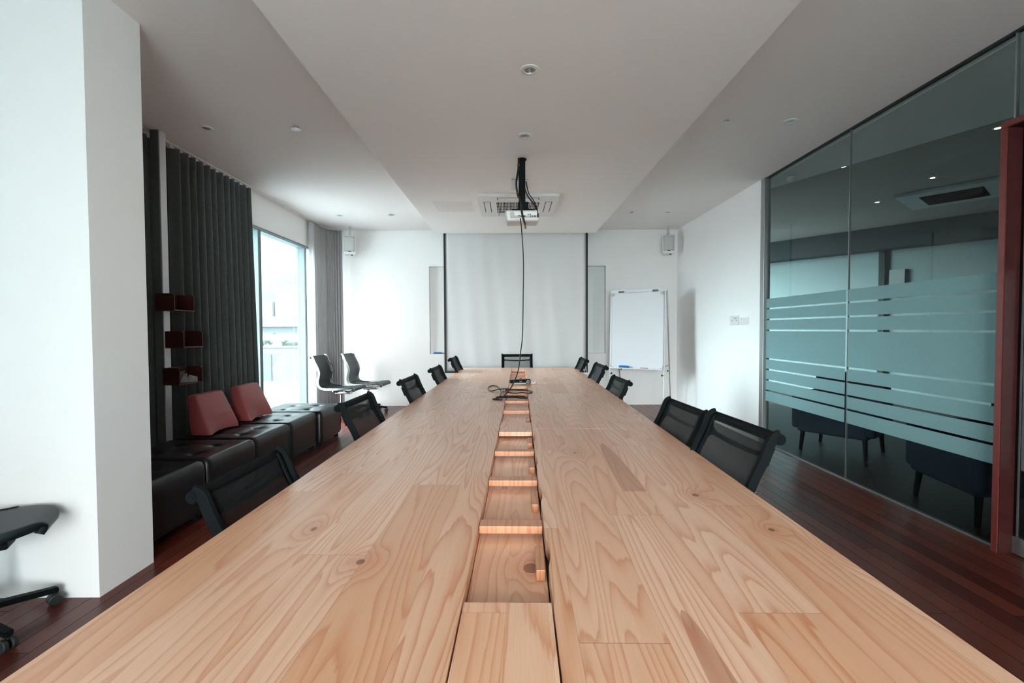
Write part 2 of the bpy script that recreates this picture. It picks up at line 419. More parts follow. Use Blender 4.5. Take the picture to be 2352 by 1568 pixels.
# far window: mullions, head, panes
w = structE('window_1')
bm = nb()
for y in (4.2, 5.41, 6.62):
    add_box(bm, -3.09, -2.972, y, y+.045, 0.03, 2.43, .003)
add_box(bm, -3.09, -2.972, 7.26, 7.30, 0.03, 2.43, .003)
add_box(bm, -3.09, -2.972, 4.2, 7.30, 2.43, 2.47, .003)
add_box(bm, -3.09, -2.972, 4.2, 7.30, 0.0, 0.03, .003)
obj('window_frame', bm, 'winframe', w)
bm = nb()
for y in (5.455, 6.665): add_box(bm, -3.06, -2.968, y, y+.012, .03, 2.43)
add_box(bm, -2.975, -2.955, 4.25, 7.3, 2.44, 2.455)
obj('gasket', bm, 'wingasket', w)
for y0, y1 in ((4.245, 5.41), (5.467, 6.62), (6.677, 7.26)):
    box_obj('pane', (-3.062, -3.052, y0, y1, .03, 2.43), 'winglass', w)
w2 = structE('window_2')
bm = nb()
for y in (-2.8, -1.35, .10, 1.555):
    add_box(bm, -3.09, -2.972, y, y+.045, .03, 2.50, .003)
add_box(bm, -3.09, -2.972, -2.8, 1.6, 2.50, 2.55, .003); add_box(bm, -3.09, -2.972, -2.8, 1.6, 0, .03, .003)
obj('window_frame', bm, 'winframe', w2)
for y0, y1 in ((-2.755, -1.35), (-1.305, .10), (.145, 1.555)):
    box_obj('pane', (-3.062, -3.052, y0, y1, .03, 2.50), 'dimglass', w2)

w3 = structE('window_added_fill')  # unseen window behind the camera, added for fill light
bm = nb()
for x in (-1.0, .2, 1.355): add_box(bm, x, x+.045, -3.09, -3.002, .03, 2.50, .003)
add_box(bm, -1.0, 1.4, -3.09, -3.002, 2.50, 2.55, .003); add_box(bm, -1.0, 1.4, -3.09, -3.002, 0, .03, .003)
obj('window_frame', bm, 'winframe', w3)  # frame of the added fill window
for x0, x1 in ((-.955, .2), (.245, 1.355)):
    box_obj('pane', (x0, x1, -3.062, -3.052, .03, 2.50), 'winglass', w3)  # panes of the added fill window
# glass partition on the right
gp = thing('glass_partition_panel', 'frosted striped glass panel at the far end beside the white wall', 'glass panel', (2.75, 4.28, 0))
def glass_panel(root, y0, y1, film=True):
    box_obj('pane', (-.006, .006, y0, y1, .0, 2.85), 'partglass', root)
    if film:
        bm = nb()
        st = [1.557, 1.452, 1.338, 1.223, .920, .807, .694, .582, .470]
        edges = []
        top = 1.557
        for z in (1.452, 1.338, 1.223, .920, .807, .694, .582):
            edges.append((z+.008, top)); top = z-.008
        edges.append((.470, top))
        for a, b in edges: add_box(bm, -.0085, -.0068, y0+.01, y1-.01, a, b)
        obj('frosted_film', bm, 'film', root)
    bm = nb(); add_box(bm, -.0075, .0075, y1-.004, y1, 0, 2.85); obj('joint_edge', bm, 'steel', root)
glass_panel(gp, -.58, .59)
gp2 = thing('glass_partition_panel', 'frosted striped glass panel beside the red wooden door frame', 'glass panel', (2.75, 3.1, 0))
glass_panel(gp2, -.60, .595)
gp3 = thing('glass_partition_panel', 'clear glass panel above and beyond the red wooden door frame', 'glass panel', (2.75, 1.4, 0))
bm = nb(); add_box(bm, -.006, .006, -1.29, 1.09, 2.36, 2.85); obj('pane', bm, 'partglass', gp3)
bm = nb(); add_box(bm, -.009, .009, 1.085, 1.094, 2.36, 2.85); obj('joint_edge', bm, 'steel', gp3)
bm = nb(); add_box(bm, 2.715, 2.785, 4.875, 4.948, 0, ZC, .004)
tag(obj('steel_post', bm, 'steel'), 'tall grey steel channel where the white wall meets the glass', 'post')
bm = nb(); add_box(bm, 2.738, 2.7425, 2.5, 4.875, 0, .012); add_box(bm, 2.7575, 2.762, 2.5, 4.875, 0, .012)
tag(obj('floor_channel', bm, 'steel'), 'thin metal channel on the floor holding the glass partition', 'channel')
bm = nb(); add_box(bm, 2.735, 2.765, .1, 4.875, 2.835, 2.8505); struct('trim_glass_head', bm, 'beam')
# red door frame + door
d1 = structE('door_1')
bm = nb(); add_box(bm, 2.68, 2.80, 2.470, 2.503, 0, 2.325, .003); add_box(bm, 2.68, 2.80, .10, 2.503, 2.325, 2.358, .003); add_box(bm, 2.68, 2.80, .10, .133, 0, 2.325, .003)
obj('door_frame', bm, 'frame_red', d1)
bm = nb(); add_box(bm, 2.686, 2.80, 2.4665, 2.4705, 0, 2.322); add_box(bm, 2.686, 2.80, .133, 2.47, 2.3215, 2.3255); obj('reveal_shade', bm, 'mahogany', d1)  # added dark facing that stands in for shade on the inner jamb
bm = nb(); add_box(bm, 2.765, 2.785, 1.32, 2.466, .10, 2.32); obj('pane', bm, 'doorglass', d1)
bm = nb(); add_box(bm, 2.757, 2.793, 1.32, 2.466, .005, .10, .003); obj('bottom_rail', bm, 'steel', d1)
bm = nb(); add_box(bm, 2.760, 2.765, 2.44, 2.447, .1, 2.32); add_box(bm, 2.7645, 2.7652, 1.34, 2.435, .47, 1.55); obj('edge_strip', bm, 'steel', d1)
bm = nb(); add_box(bm, 2.765, 2.785, .137, 1.31, .005, 2.32); obj('pane', bm, 'doorglass', d1)

# ------------------------------------------------------------------ office beyond the glass
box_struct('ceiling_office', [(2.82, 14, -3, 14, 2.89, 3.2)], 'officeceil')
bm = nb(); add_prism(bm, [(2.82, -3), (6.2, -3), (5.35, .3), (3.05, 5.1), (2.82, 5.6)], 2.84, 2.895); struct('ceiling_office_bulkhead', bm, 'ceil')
# oblique wall: runs through (7.12,6.66) to (5.2,9.09)
def obl(s0, s1, z0, z1, t=.15, off=0.0):
    a = V(7.12, 6.66, 0); d = V(-.625, .78, 0).normalized(); n = V(.78, .625, 0).normalized()
    t_ = bmesh.new(); bmesh.ops.create_cube(t_, size=1)
    for v in t_.verts:
        s = s0 if v.co.x < 0 else s1; q = off if v.co.y < 0 else off+t; z = z0 if v.co.z < 0 else z1
        v.co = a+d*s+n*q+V(0, 0, z)
    return t_
def oblobj(name, args, mat, st=False):
    bm = nb()
    for g in args: merge(bm, obl(*g))
    return struct(name, bm, mat) if st else obj(name, bm, mat, smooth=False)
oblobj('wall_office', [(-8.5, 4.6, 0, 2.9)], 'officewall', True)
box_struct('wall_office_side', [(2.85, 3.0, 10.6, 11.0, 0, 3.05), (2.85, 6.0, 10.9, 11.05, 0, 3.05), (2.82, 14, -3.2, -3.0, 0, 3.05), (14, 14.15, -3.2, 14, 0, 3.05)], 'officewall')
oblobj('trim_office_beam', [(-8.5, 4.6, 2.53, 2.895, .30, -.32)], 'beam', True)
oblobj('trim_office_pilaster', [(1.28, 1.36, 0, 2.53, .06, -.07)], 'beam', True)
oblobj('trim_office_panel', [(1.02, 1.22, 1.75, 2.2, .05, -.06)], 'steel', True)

# ------------------------------------------------------------------ ceiling fittings
def downlight(loc, label, group, lit=False, r=.05):
    t = thing('downlight', label, 'ceiling light', loc, 0, group)
    bm = nb(); add_lathe(bm, [(r*.60, -.001), (r*.66, -.006), (r, -.004), (r*1.02, 0), (r*.6, 0), (r*.6, -.001)]); obj('trim_ring', bm, 'white_plastic', t)
    bm = nb(); add_lathe(bm, [(0, -.0035), (r*.25, -.0035), (r*.28, -.001), (r*.36, -.001), (r*.38, -.004), (r*.56, -.003), (r*.58, -.0005), (0, -.0005)])
    obj('lamp_face', bm, 'glow' if lit else 'steel', t)
    return t
G = 'round recessed downlights in the meeting room ceiling'
downlight((.112, 2.50, ZT), 'unlit round downlight in the lowered ceiling, nearest the camera', G)
downlight((.112, 3.34, ZT), 'unlit round downlight in the lowered ceiling just before the projector pole', G)
downlight((-2.40, 3.66, ZC), 'unlit round downlight near the dark curtain on the left', G)
downlight((2.18, 3.565, ZC), 'unlit round downlight near the top of the glass partition', G)
downlight((-2.38, 6.43, ZC), 'unlit round downlight over the far window corner', G)
downlight((2.18, 6.31, ZC), 'unlit round downlight over the flip chart', G)
def sprinkler(loc, label):
    t = thing('ceiling_sprinkler', label, 'sprinkler', loc, 0, 'flat round sprinkler covers')
    bm = nb(); add_lathe(bm, [(0, .004), (.022, .004), (.022, -.016), (0, -.016)]); obj('neck', bm, 'steel', t)
    bm = nb(); add_lathe(bm, [(0, -.016), (.036, -.016), (.037, -.018), (.036, -.021), (0, -.021)]); obj('cover_plate', bm, 'white_plastic', t)
sprinkler((-1.685, 3.65, ZC), 'white disc sprinkler cover beside the downlight near the dark curtain')
sprinkler((1.68, 3.565, ZC), 'white disc sprinkler cover between the lowered ceiling and the partition downlight')
sprinkler((-1.67, 6.41, ZC), 'white disc sprinkler cover at the far left of the ceiling')
sprinkler((1.685, 6.31, ZC), 'white disc sprinkler cover at the far right of the ceiling')
bm = nb(); add_lathe(bm, [(0, 0), (.012, 0), (.030, -.012), (.030, -.022), (0, -.03)], (-1.15, 7.1, ZC))
tag(obj('smoke_detector', bm, 'grey_plastic'), 'tiny grey sensor on the ceiling at the left end of the lowered panel', 'detector')

# access hatches
bm = nb()
x0, x1, y0, y1 = -.85, -.42, 5.03, 5.46
add_box(bm, x0, x1, y0, y1, ZT-.003, ZT+.002)
tag(obj('ceiling_hatch', bm, 'ceil', smooth=False), 'flush square access hatch in the ceiling left of the air conditioner', 'hatch')
t = thing('ceiling_panel_light', 'small pale blue rectangular panel behind the projector pole', 'ceiling panel', (.095, 4.435, ZT))
bm = nb(); add_box(bm, -.078, .078, -.17, .17, -.012, 0, .003); obj('frame', bm, 'hatch', t)
bm = nb(); add_box(bm, -.05, .07, -.12, .16, -.0135, -.0118); obj('diffuser', bm, 'board', t)
bm = nb(); add_box(bm, -.078, .078, -.1705, -.1695, -.013, -.010); obj('dark_edge', bm, 'black_paint', t)  # thin black strip along the panel's near edge
bm = nb(); add_tube(bm, [(-.01, -.26, 0), (-.012, -.26, -.02), (.0, -.26, -.028), (.01, -.26, -.022)], .0025, 8); obj('hook', bm, 'steel', t)

# air conditioner cassette
ac = thing('air_conditioner', 'square white ceiling cassette with dark centre grille behind the projector', 'air conditioner', (.09, 5.18, ZT))
bm = nb(); h = .437
add_prism(bm, [(-h, -h+.02), (-h+.02, -h), (h-.02, -h), (h, -h+.02), (h, h-.02), (h-.02, h), (-h+.02, h), (-h, h-.02)], -.028, 0, bev=.008)
obj('panel', bm, 'white_plastic', ac)
bm = nb(); add_box(bm, -.262, .262, -.262, .262, -.033, -.027, .002); obj('grille_frame', bm, 'white_plastic', ac)
bm = nb(); add_box(bm, -.235, .235, -.235, .235, -.0345, -.0325); obj('grille_void', bm, 'dark_grille', ac)
bm = nb()
for k in range(30): x = -.235+.47*k/29; add_box(bm, x-.0030, x+.0030, -.235, .235, -.0358, -.0345)
for k in range(5): y = -.235+.47*k/4; add_box(bm, -.235, .235, y-.004, y+.004, -.0360, -.0345)
obj('grille_bars', bm, 'white_plastic', ac)
for a in range(4):
    Mz = Matrix.Rotation(a*PI/2, 4, 'Z')
    bm = nb(); add_box(bm, -.215, .215, -.365, -.305, -.0315, -.027, .003, mat=Mz); lv = obj('louver', bm, 'white_plastic', ac)
    bm = nb(); add_box(bm, -.222, .222, -.372, -.298, -.0285, -.0275, mat=Mz); obj('slot', bm, 'dark_grille', lv)

# ------------------------------------------------------------------ projector
pr = thing('projector', 'white projector hanging from the lowered ceiling with its sockets towards the camera', 'projector', (.105, 3.80, 0))
bm = nb(); add_box(bm, -.143, .143, -.09, .12, 2.125, 2.213, .018, 3)
for v in bm.verts:
    if v.co.z < 2.148: v.co.x *= .94; v.co.y = (v.co.y-.03)*.93+.03
obj('casing', bm, 'white_plastic', pr)
bm = nb(); add_box(bm, -.10, .12, -.094, -.089, 2.150, 2.167, .002); add_lathe(bm, [(0, 0), (.02, 0), (.02, .003), (0, .003)], (-.085, -.0895, 2.180), mat=Matrix.Rotation(PI/2, 4, 'X')); obj('rear_panel', bm, 'grey_plastic', pr)
for k, (x, z, r_) in enumerate([(-.03, 2.163, .006), (.045, 2.175, .005), (.062, 2.175, .005), (.062, 2.161, .005)]):
    bm = nb(); add_lathe(bm, [(0, 0), (r_, 0), (r_, .006), (0, .006)], (x, -.0905, z), n=14, mat=Matrix.Rotation(PI/2, 4, 'X')); obj('round_socket', bm, 'black_rubber', pr)
for x, w_ in ((-.008, .02), (.012, .02), (.078, .008), (.098, .014)):
    bm = nb(); add_box(bm, x-w_/2, x+w_/2, -.0975, -.091, 2.155, 2.166, .001); obj('port', bm, 'black_rubber', pr)
bm = nb(); add_box(bm, .115, .131, -.108, -.088, 2.152, 2.180, .002); obj('power_plug', bm, 'black_rubber', pr)
bm = nb(); add_box(bm, -.03, .025, -.03, .02, 2.25, 2.64, .003); add_lathe(bm, [(0, 0), (.036, 0), (.036, .008), (0, .008)], (0, 0, 2.642)); obj('pole', bm, 'black', pr)
bm = nb(); add_box(bm, -.085, .095, -.04, .06, 2.211, 2.232, .003); add_box(bm, -.035, .05, -.045, .045, 2.228, 2.29, .006); obj('mount_bracket', bm, 'black', pr)
def ctube(name, pts, r, mat, parent=None, n=8, seg=8):
    bm = nb(); add_tube(bm, spline(pts, seg), r, n); return obj(name, bm, mat, parent)
ctube('power_cord', [(.03, -.025, 2.46), (.05, -.045, 2.36), (.09, -.05, 2.30), (.115, -.07, 2.23), (.123, -.105, 2.180)], .0045, 'cable', pr)
ctube('signal_cord', [(.02, -.03, 2.40), (.045, -.05, 2.33), (.085, -.02, 2.29), (.13, .01, 2.21)], .006, 'cable', pr)
t = thing('hanging_cable', 'thick black cable with a bare copper tip hanging down the projector pole', 'cable', (.105, 3.80, 0))
ctube('sheath', [(-.028, -.035, 2.645), (-.033, -.045, 2.55), (-.05, -.055, 2.44), (-.038, -.06, 2.34), (-.018, -.10, 2.28), (-.004, -.12, 2.17), (.018, -.12, 2.085)], .0085, 'cable', t, 10)
ctube('copper_end', [(.018, -.12, 2.088), (.021, -.12, 2.07), (.022, -.12, 2.055)], .0075, 'copper', t, 10)
for z, x in ((2.585, -.031), (2.355, -.040)):
    bm = nb(); add_lathe(bm, [(0, -.006), (.0105, -.006), (.0105, .006), (0, .006)], (x, -.0495 if z > 2.5 else -.0595, z), n=14); obj('tie', bm, 'copper', t)

# ------------------------------------------------------------------ projection screen
ps = thing('projection_screen', 'large white pull-down screen with thin black side borders', 'screen', (0, 7.0, 0))
bm = nb()
nx, nz = 40, 24; X0, X1, Z0, Z1 = -.985, 1.165, .60, 2.845
gv = [[bm.verts.new((X0+(X1-X0)*i/nx, .006*math.sin(i*.55)*(1-j/nz)+.003*math.sin(i*1.3+j*.2), Z0+(Z1-Z0)*j/nz)) for i in range(nx+1)] for j in range(nz+1)]
for j in range(nz):
    for i in range(nx): bm.faces.new((gv[j][i], gv[j][i+1], gv[j+1][i+1], gv[j+1][i]))
o = obj('fabric', bm, 'screen', ps, angle=80); md = o.modifiers.new('s', 'SOLIDIFY'); md.thickness = .002
bm = nb(); add_box(bm, -1.013, -.983, -.010, .004, .573, 2.845); add_box(bm, 1.163, 1.193, -.010, .004, .573, 2.845); add_box(bm, -.983, 1.163, -.010, .004, .573, .602)
obj('border', bm, 'black_paint', ps, smooth=False)
bm = nb(); add_box(bm, -1.045, 1.225, -.018, .012, .545, .573, .004); obj('bottom_bar', bm, 'white_plastic', ps)
bm = nb(); add_tube(bm, [(1.135, -.02, .575), (1.14, -.02, .80)], .003, 6); add_tube(bm, [(1.175, -.02, .575), (1.14, -.02, .80)], .003, 6); obj('pull_cord', bm, 'white_plastic', ps)
# glass board over the right niche
bm = nb(); add_box(bm, 1.10, 1.55, 7.425, 7.431, .85, 2.262)
tag(obj('glass_cover', bm, 'winglass', smooth=False), 'clear glass sheet over the wall niche right of the screen', 'glass')
t = thing('marker_eraser', 'blue board eraser lying in the wall niche left of the screen', 'eraser', (-1.18, 7.46, .845))
bm = nb(); add_box(bm, -.075, .055, -.022, .022, .008, .028, .004); obj('grip', bm, 'blue', t)
bm = nb(); add_box(bm, -.075, .055, -.022, .022, 0, .008); add_tube(bm, [(.055, 0, .012), (.10, 0, .01)], .006, 8); obj('felt', bm, 'navy', t)

# ------------------------------------------------------------------ speakers
def speaker(loc, rz, label, sgn):
    t = thing('wall_speaker', label, 'speaker', loc, rz, 'white corner loudspeakers')
    bm = nb(); add_box(bm, -.095, .095, -.06, .10, -.145, .145, .014, 3)
    for v in bm.verts:
        if v.co.y > .05: v.co.x *= .72
        v.co.y -= .012*math.cos(v.co.z/.145*PI/2) if v.co.y < -.03 else 0
    obj('cabinet', bm, 'white_plastic', t)
    bm = nb()
    ge = [[bm.verts.new((-.078+.156*i/6, -.0665-.012*math.cos((-.118+.245*j/10)/.145*PI/2), -.105+.232*j/10)) for i in range(7)] for j in range(11)]
    for j in range(10):
        for i in range(6): bm.faces.new((ge[j][i], ge[j][i+1], ge[j+1][i+1], ge[j+1][i]))
    g = obj('speaker_grille', bm, 'grey_plastic', t); md = g.modifiers.new('s', 'SOLIDIFY'); md.thickness = .006; md.offset = 0
    bm = nb(); add_lathe(bm, [(0, 0), (.048, 0), (.052, .004), (0, .006)], (0, -.079, -.03), mat=Matrix.Rotation(PI/2, 4, 'X')); obj('woofer', bm, 'grey_plastic', g)
    bm = nb(); add_box(bm, -.02, .02, -.083, -.079, -.112, -.102, .001); obj('badge', bm, 'dark_grille', g)
    bm = nb(); add_box(bm, -.02, .02, -.02, .05, .145, .17, .003); add_box(bm, -.012, .012, .0, .024, .165, ZC-loc[2]-.001, .003); obj('bracket', bm, 'steel', t)
    bm = nb(); add_lathe(bm, [(0, -.157), (.012, -.157), (.012, -.145), (0, -.145)], (.03, 0, 0), n=12); obj('bolt', bm, 'black', t)
speaker((-2.50, 7.16, 2.565), R(14), 'white wall speaker in the left corner beside the grey curtain', 1)
speaker((2.50, 7.20, 2.565), R(-14), 'white wall speaker in the right corner above the flip chart', -1)

# wall controls on right wall
t = thing('thermostat', 'white thermostat with a small grey display on the right wall', 'thermostat', (XR, 5.50, 1.342))
bm = nb(); add_box(bm, -.020, .002, -.105, .095, -.056, .056, .004); obj('housing', bm, 'white_plastic', t)
bm = nb(); add_box(bm, -.0225, -.0195, -.085, -.018, .012, .038, .001); obj('display', bm, 'grey_plastic', t)
bm = nb(); add_box(bm, -.0215, -.0195, .008, .0095, -.055, .055); obj('split_line', bm, 'grey_plastic', t)
for y in (-.078, .03): bm = nb(); add_box(bm, -.023, -.0195, y-.005, y+.005, -.008, .002, .001); obj('button', bm, 'dark_grille', t)
t = thing('light_switch_panel', 'white light switch plate with three rockers beside the thermostat', 'light switch', (XR, 5.285, 1.33))
bm = nb(); add_box(bm, -.009, 0, -.11, .105, -.043, .043, .003); obj('plate', bm, 'white_plastic', t)
for y in (-.072, -.003, .066):
    bm = nb(); add_box(bm, -.014, -.008, y-.026, y+.026, -.036, .036, .003); obj('rocker', bm, 'white_plastic', t)

# ------------------------------------------------------------------ curtains
def curtain_mesh(path, z0, z1, period, amp, flare=.015, seed=1, wave=.35):
    rnd = random.Random(seed)
    pts = [Vector((p[0], p[1], 0)) for p in path]
    L = [0]
    for a, b in zip(pts, pts[1:]): L.append(L[-1]+(b-a).length)
    T = L[-1]
    def at(s):
        for k in range(len(pts)-1):
            if s <= L[k+1] or k == len(pts)-2:
                f = (s-L[k])/(L[k+1]-L[k]); p = pts[k].lerp(pts[k+1], f); d = (pts[k+1]-pts[k]).normalized(); return p, V(-d.y, d.x, 0)
    n = int(T/period*14); nz = 26
    folds = int(T/period)+3
    off = [rnd.uniform(-.25, .25) for _ in range(folds)]; am = [rnd.uniform(.75, 1.2) for _ in range(folds)]
    bm = nb(); rows = []
    for j in range(nz+1):
        v = j/nz; z = z1+(z0-z1)*v; row = []
        for i in range(n+1):
            s = T*i/n; p, nn = at(s); u = s/period; k = int(u)
            f = u-k; o = off[k]*(1-f)+off[k+1]*f; a = am[k]*(1-f)+am[k+1]*f
            ph = 2*PI*(u+o*v*wave)
            q = amp*a*(math.sin(ph)+.22*math.sin(2*ph+.6))*(1+.25*v)
            row.append(bm.verts.new(p+nn*q+V(0, 0, z)+nn*(-flare*v*0)+V(0, 1, 0)*(flare*v*(s/T))))
        rows.append(row)
    for a, b in zip(rows, rows[1:]):
        for i in range(n): bm.faces.new((a[i], a[i+1], b[i+1], b[i]))
    return bm, at, T
XC = -2.905
def curtain(name, label, path, period, amp, mat, z1=2.812, flare=.1, seed=1, gliders=0):
    t = thing(name, label, 'curtain', (path[0][0], path[0][1], 0))
    pp = [(a-path[0][0], b-path[0][1]) for a, b in path]
    bm, at, T = curtain_mesh(pp, .02, z1, period, amp, flare, seed)
    o = obj('cloth', bm, mat, t, angle=120)
    md = o.modifiers.new('s', 'SOLIDIFY'); md.thickness = .003
    for k in range(gliders):
        p, nn = at(T*(k+.5)/gliders)
        bm = nb(); add_prism(bm, [(-.020, z1+.026), (.020, z1+.026), (.026, z1+.002), (-.026, z1-.004)], -.004, .004, 'x')
        g = obj('glider', bm, 'white_plastic', t); g.location = (p.x, p.y, 0)
    return t
curtain('dark_curtain', 'charcoal full-height curtain behind the white post, between it and the window', [(XC, 3.92), (XC, 5.13)], .098, .042, 'curtain', gliders=12, flare=.10, seed=3)
curtain('dark_curtain', 'charcoal full-height curtain emerging from behind the white pier, left of the post', [(XC-.012, 2.60), (XC-.012, 3.86)], .11, .023, 'curtain', gliders=12, flare=.02, seed=5)
curtain('grey_curtain', 'lighter grey gathered curtain filling the corner right of the window', [(XC, 6.80), (XC, 7.0), (-2.88, 7.13), (-2.80, 7.24), (-2.68, 7.33)], .043, .022, 'curtain2', z1=2.82, flare=.02, seed=8)
curtain('sheer_curtain', 'narrow white sheer curtain between the window and grey curtain', [(XC-.01, 6.68), (XC, 6.79)], .05, .02, 'sheer', z1=2.82, flare=.0, seed=9)
bm = nb(); add_box(bm, -2.925, -2.885, 2.5, 6.98, 2.838, 2.85, .002); add_tube(bm, [(-2.905, 6.98, 2.84), (-2.88, 7.13, 2.84), (-2.80, 7.24, 2.84), (-2.68, 7.33, 2.84)], .009, 8)
tag(obj('curtain_rail', bm, 'white_plastic'), 'white curtain track running along the ceiling above the windows', 'curtain rail')

# post and box shelves
bm = nb(); add_box(bm, -2.865, -2.80, 3.694, 3.760, 0, ZC, .002)
sp_ = obj('shelf_post', bm, 'alu')
bm = nb(); add_box(bm, -2.868, -2.806, 3.684, 3.694, 0, ZC, .001); obj('dark_face_board', bm, 'curtain', sp_)
tag(sp_, 'slim white square post standing floor to ceiling between the dark curtains', 'post')
def shelf(loc, rz, label):
    t = thing('box_shelf', label, 'shelf', loc, rz, 'red wooden box shelves on the white post')
    L, D, H, th = .235, .15, .138, .010     # along y, along x, height
    bm = nb(); add_box(bm, 0, D, 0, L, 0, th, .002); obj('bottom_board', bm, 'mahogany', t)
    bm = nb(); add_box(bm, 0, th, th, L-th, th, H, .002); obj('back_board', bm, 'mahogany', t)
    for y in (0, L-th):
        bm = nb(); r_ = .022
        poly = [(0, th), (D, th)]+[(D-r_+r_*math.cos(a), H-r_+r_*math.sin(a)) for a in [k*PI/2/5 for k in range(6)]]+[(0, H)]
        add_prism(bm, poly, y, y+th, 'y', .0015); obj('side_board', bm, 'mahogany', t)
    return t
shelf((-2.80, 3.605, 1.405), 0, 'dark red box shelf, topmost of the three on the white post')
shelf((-2.80, 3.700, 1.105), 0, 'dark red box shelf, middle of the three on the white post')
shelf((-2.80, 3.665, .808), R(-8), 'dark red box shelf holding papers, lowest on the white post')
t = thing('paper_sheets', 'crumpled grey paper sheets standing in the lowest box shelf', 'paper', (-2.80, 3.665, .808), R(-8))
for k, (a, b, c_, d_) in enumerate([((.03, .02, .0115), (.11, .12, .0115), (.10, .13, .085), (.03, .05, .095)), ((.06, .06, .0115), (.135, .02, .0115), (.11, .10, .11), (.05, .12, .10)), ((.09, .12, .0115), (.14, .19, .0115), (.13, .20, .05), (.08, .17, .07))]):
    bm = nb(); vs = [bm.verts.new(p) for p in (a, b, c_, d_)]; m_ = bm.verts.new((Vector(a)+Vector(b)+Vector(c_)+Vector(d_))/4+V(.008, -.006, 0))
    for q in range(4): bm.faces.new((vs[q], vs[(q+1) % 4], m_))
    o = obj('sheet', bm, 'paper', t, smooth=False); md = o.modifiers.new('s', 'SOLIDIFY'); md.thickness = .0012

# ------------------------------------------------------------------ ottomans
def ottoman_bm(L=.575, D=.68, H=.385):
    bm = nb(); n = 34
    # rounded block whose top is a dimpled grid
    def top(x, y):
        z = H
        for bx in (-.13, .13):
            for by in (-.115, .115):
                d2 = (x-bx)**2+(y-by)**2
                z -= .020*math.exp(-d2/.0012)+.012*math.exp(-d2/.012)
        for bx in (-.13, .13): z -= .006*math.exp(-((x-bx)/.014)**2)*max(0, 1-abs(y)/.32)
        for by in (-.115, .115): z -= .006*math.exp(-((y-by)/.014)**2)*max(0, 1-abs(x)/.36)
        return z+.010*math.cos(x/D*PI)*math.cos(y/L*PI)
    def sup(t):  # concentrate samples near the edges
        return t
    r_ = .035
    g = []
    for j in range(n+1):
        row = []
        for i in range(n+1):
            x = -D/2+D*i/n; y = -L/2+L*j/n
            # roll edges down
            ex = max(0, abs(x)-(D/2-r_))/r_; ey = max(0, abs(y)-(L/2-r_))/r_
            e = min(1, math.hypot(ex, ey))
            z = top(x, y)-r_*(1-math.sqrt(max(0, 1-e*e)))
            if math.hypot(ex, ey) > 1 and ex > 0 and ey > 0:
                s = 1/math.hypot(ex, ey)
                x = math.copysign(D/2-r_+r_*ex*s, x); y = math.copysign(L/2-r_+r_*ey*s, y)
            row.append(bm.verts.new((x, y, z)))
        g.append(row)
    for j in range(n):
        for i in range(n): bm.faces.new((g[j][i], g[j][i+1], g[j+1][i+1], g[j+1][i]))
    ring = [g[0][i] for i in range(n+1)]+[g[j][n] for j in range(1, n+1)]+[g[n][i] for i in range(n-1, -1, -1)]+[g[j][0] for j in range(n-1, 0, -1)]
    prev = ring
    for z, s in ((.30, 1.004), (.18, 1.006), (.07, 1.0), (.045, .97)):
        cur = [bm.verts.new((v.co.x*s, v.co.y*s, z)) for v in ring]
        for k in range(len(ring)):
            k2 = (k+1) % len(ring); bm.faces.new((prev[k], prev[k2], cur[k2], cur[k]))
        prev = cur
    bm.faces.new(prev)
    return bm
def make_ottoman():
    t = thing('leather_ottoman', 'x', 'ottoman', (0, 0, 0), 0, 'black tufted leather ottomans along the window')
    obj('cushion', ottoman_bm(), 'leather', t, angle=60)
    for x in (-.13, .13):
        for y in (-.115, .115):
            bm = nb(); add_lathe(bm, [(0, .364), (.008, .363), (.011, .359), (.011, .352), (0, .352)], (x, y, 0), n=12); obj('button', bm, 'leather', t)
    for sx in (-1, 1):
        for sy in (-1, 1):
            bm = nb(); add_box(bm, sx*.29-.02, sx*.29+.02, sy*.24-.02, sy*.24+.02, 0, .05, .003); obj('foot', bm, 'black', t)
    for sx in (-1, 1):   # vertical seam lines near the corners of the side faces
        bm = nb(); add_tube(bm, [(sx*.342, .25, .08), (sx*.343, .25, .20), (sx*.341, .25, .33)], .0025, 6); obj('seam', bm, 'leather', t)
    return t
ot = make_ottoman()
spots = [(-2.37, 2.735, 'black leather ottoman partly hidden by the white pier, nearest the camera'),
         (-2.37, 3.325, 'black leather ottoman in front of the near red pillow, beside the nearest left chair'),
         (-2.38, 3.91, 'black tufted ottoman carrying the near red pillow'),
         (-2.38, 4.50, 'black tufted ottoman carrying the far red pillow'),
         (-2.345, 5.09, 'far end tufted ottoman, shining pale in the window light')]
for k, (x, y, lb) in enumerate(spots):
    if k == 0: ot.location = (x, y, 0); ot['label'] = lb
    else: dup(ot, (x, y, 0), 0, lb)

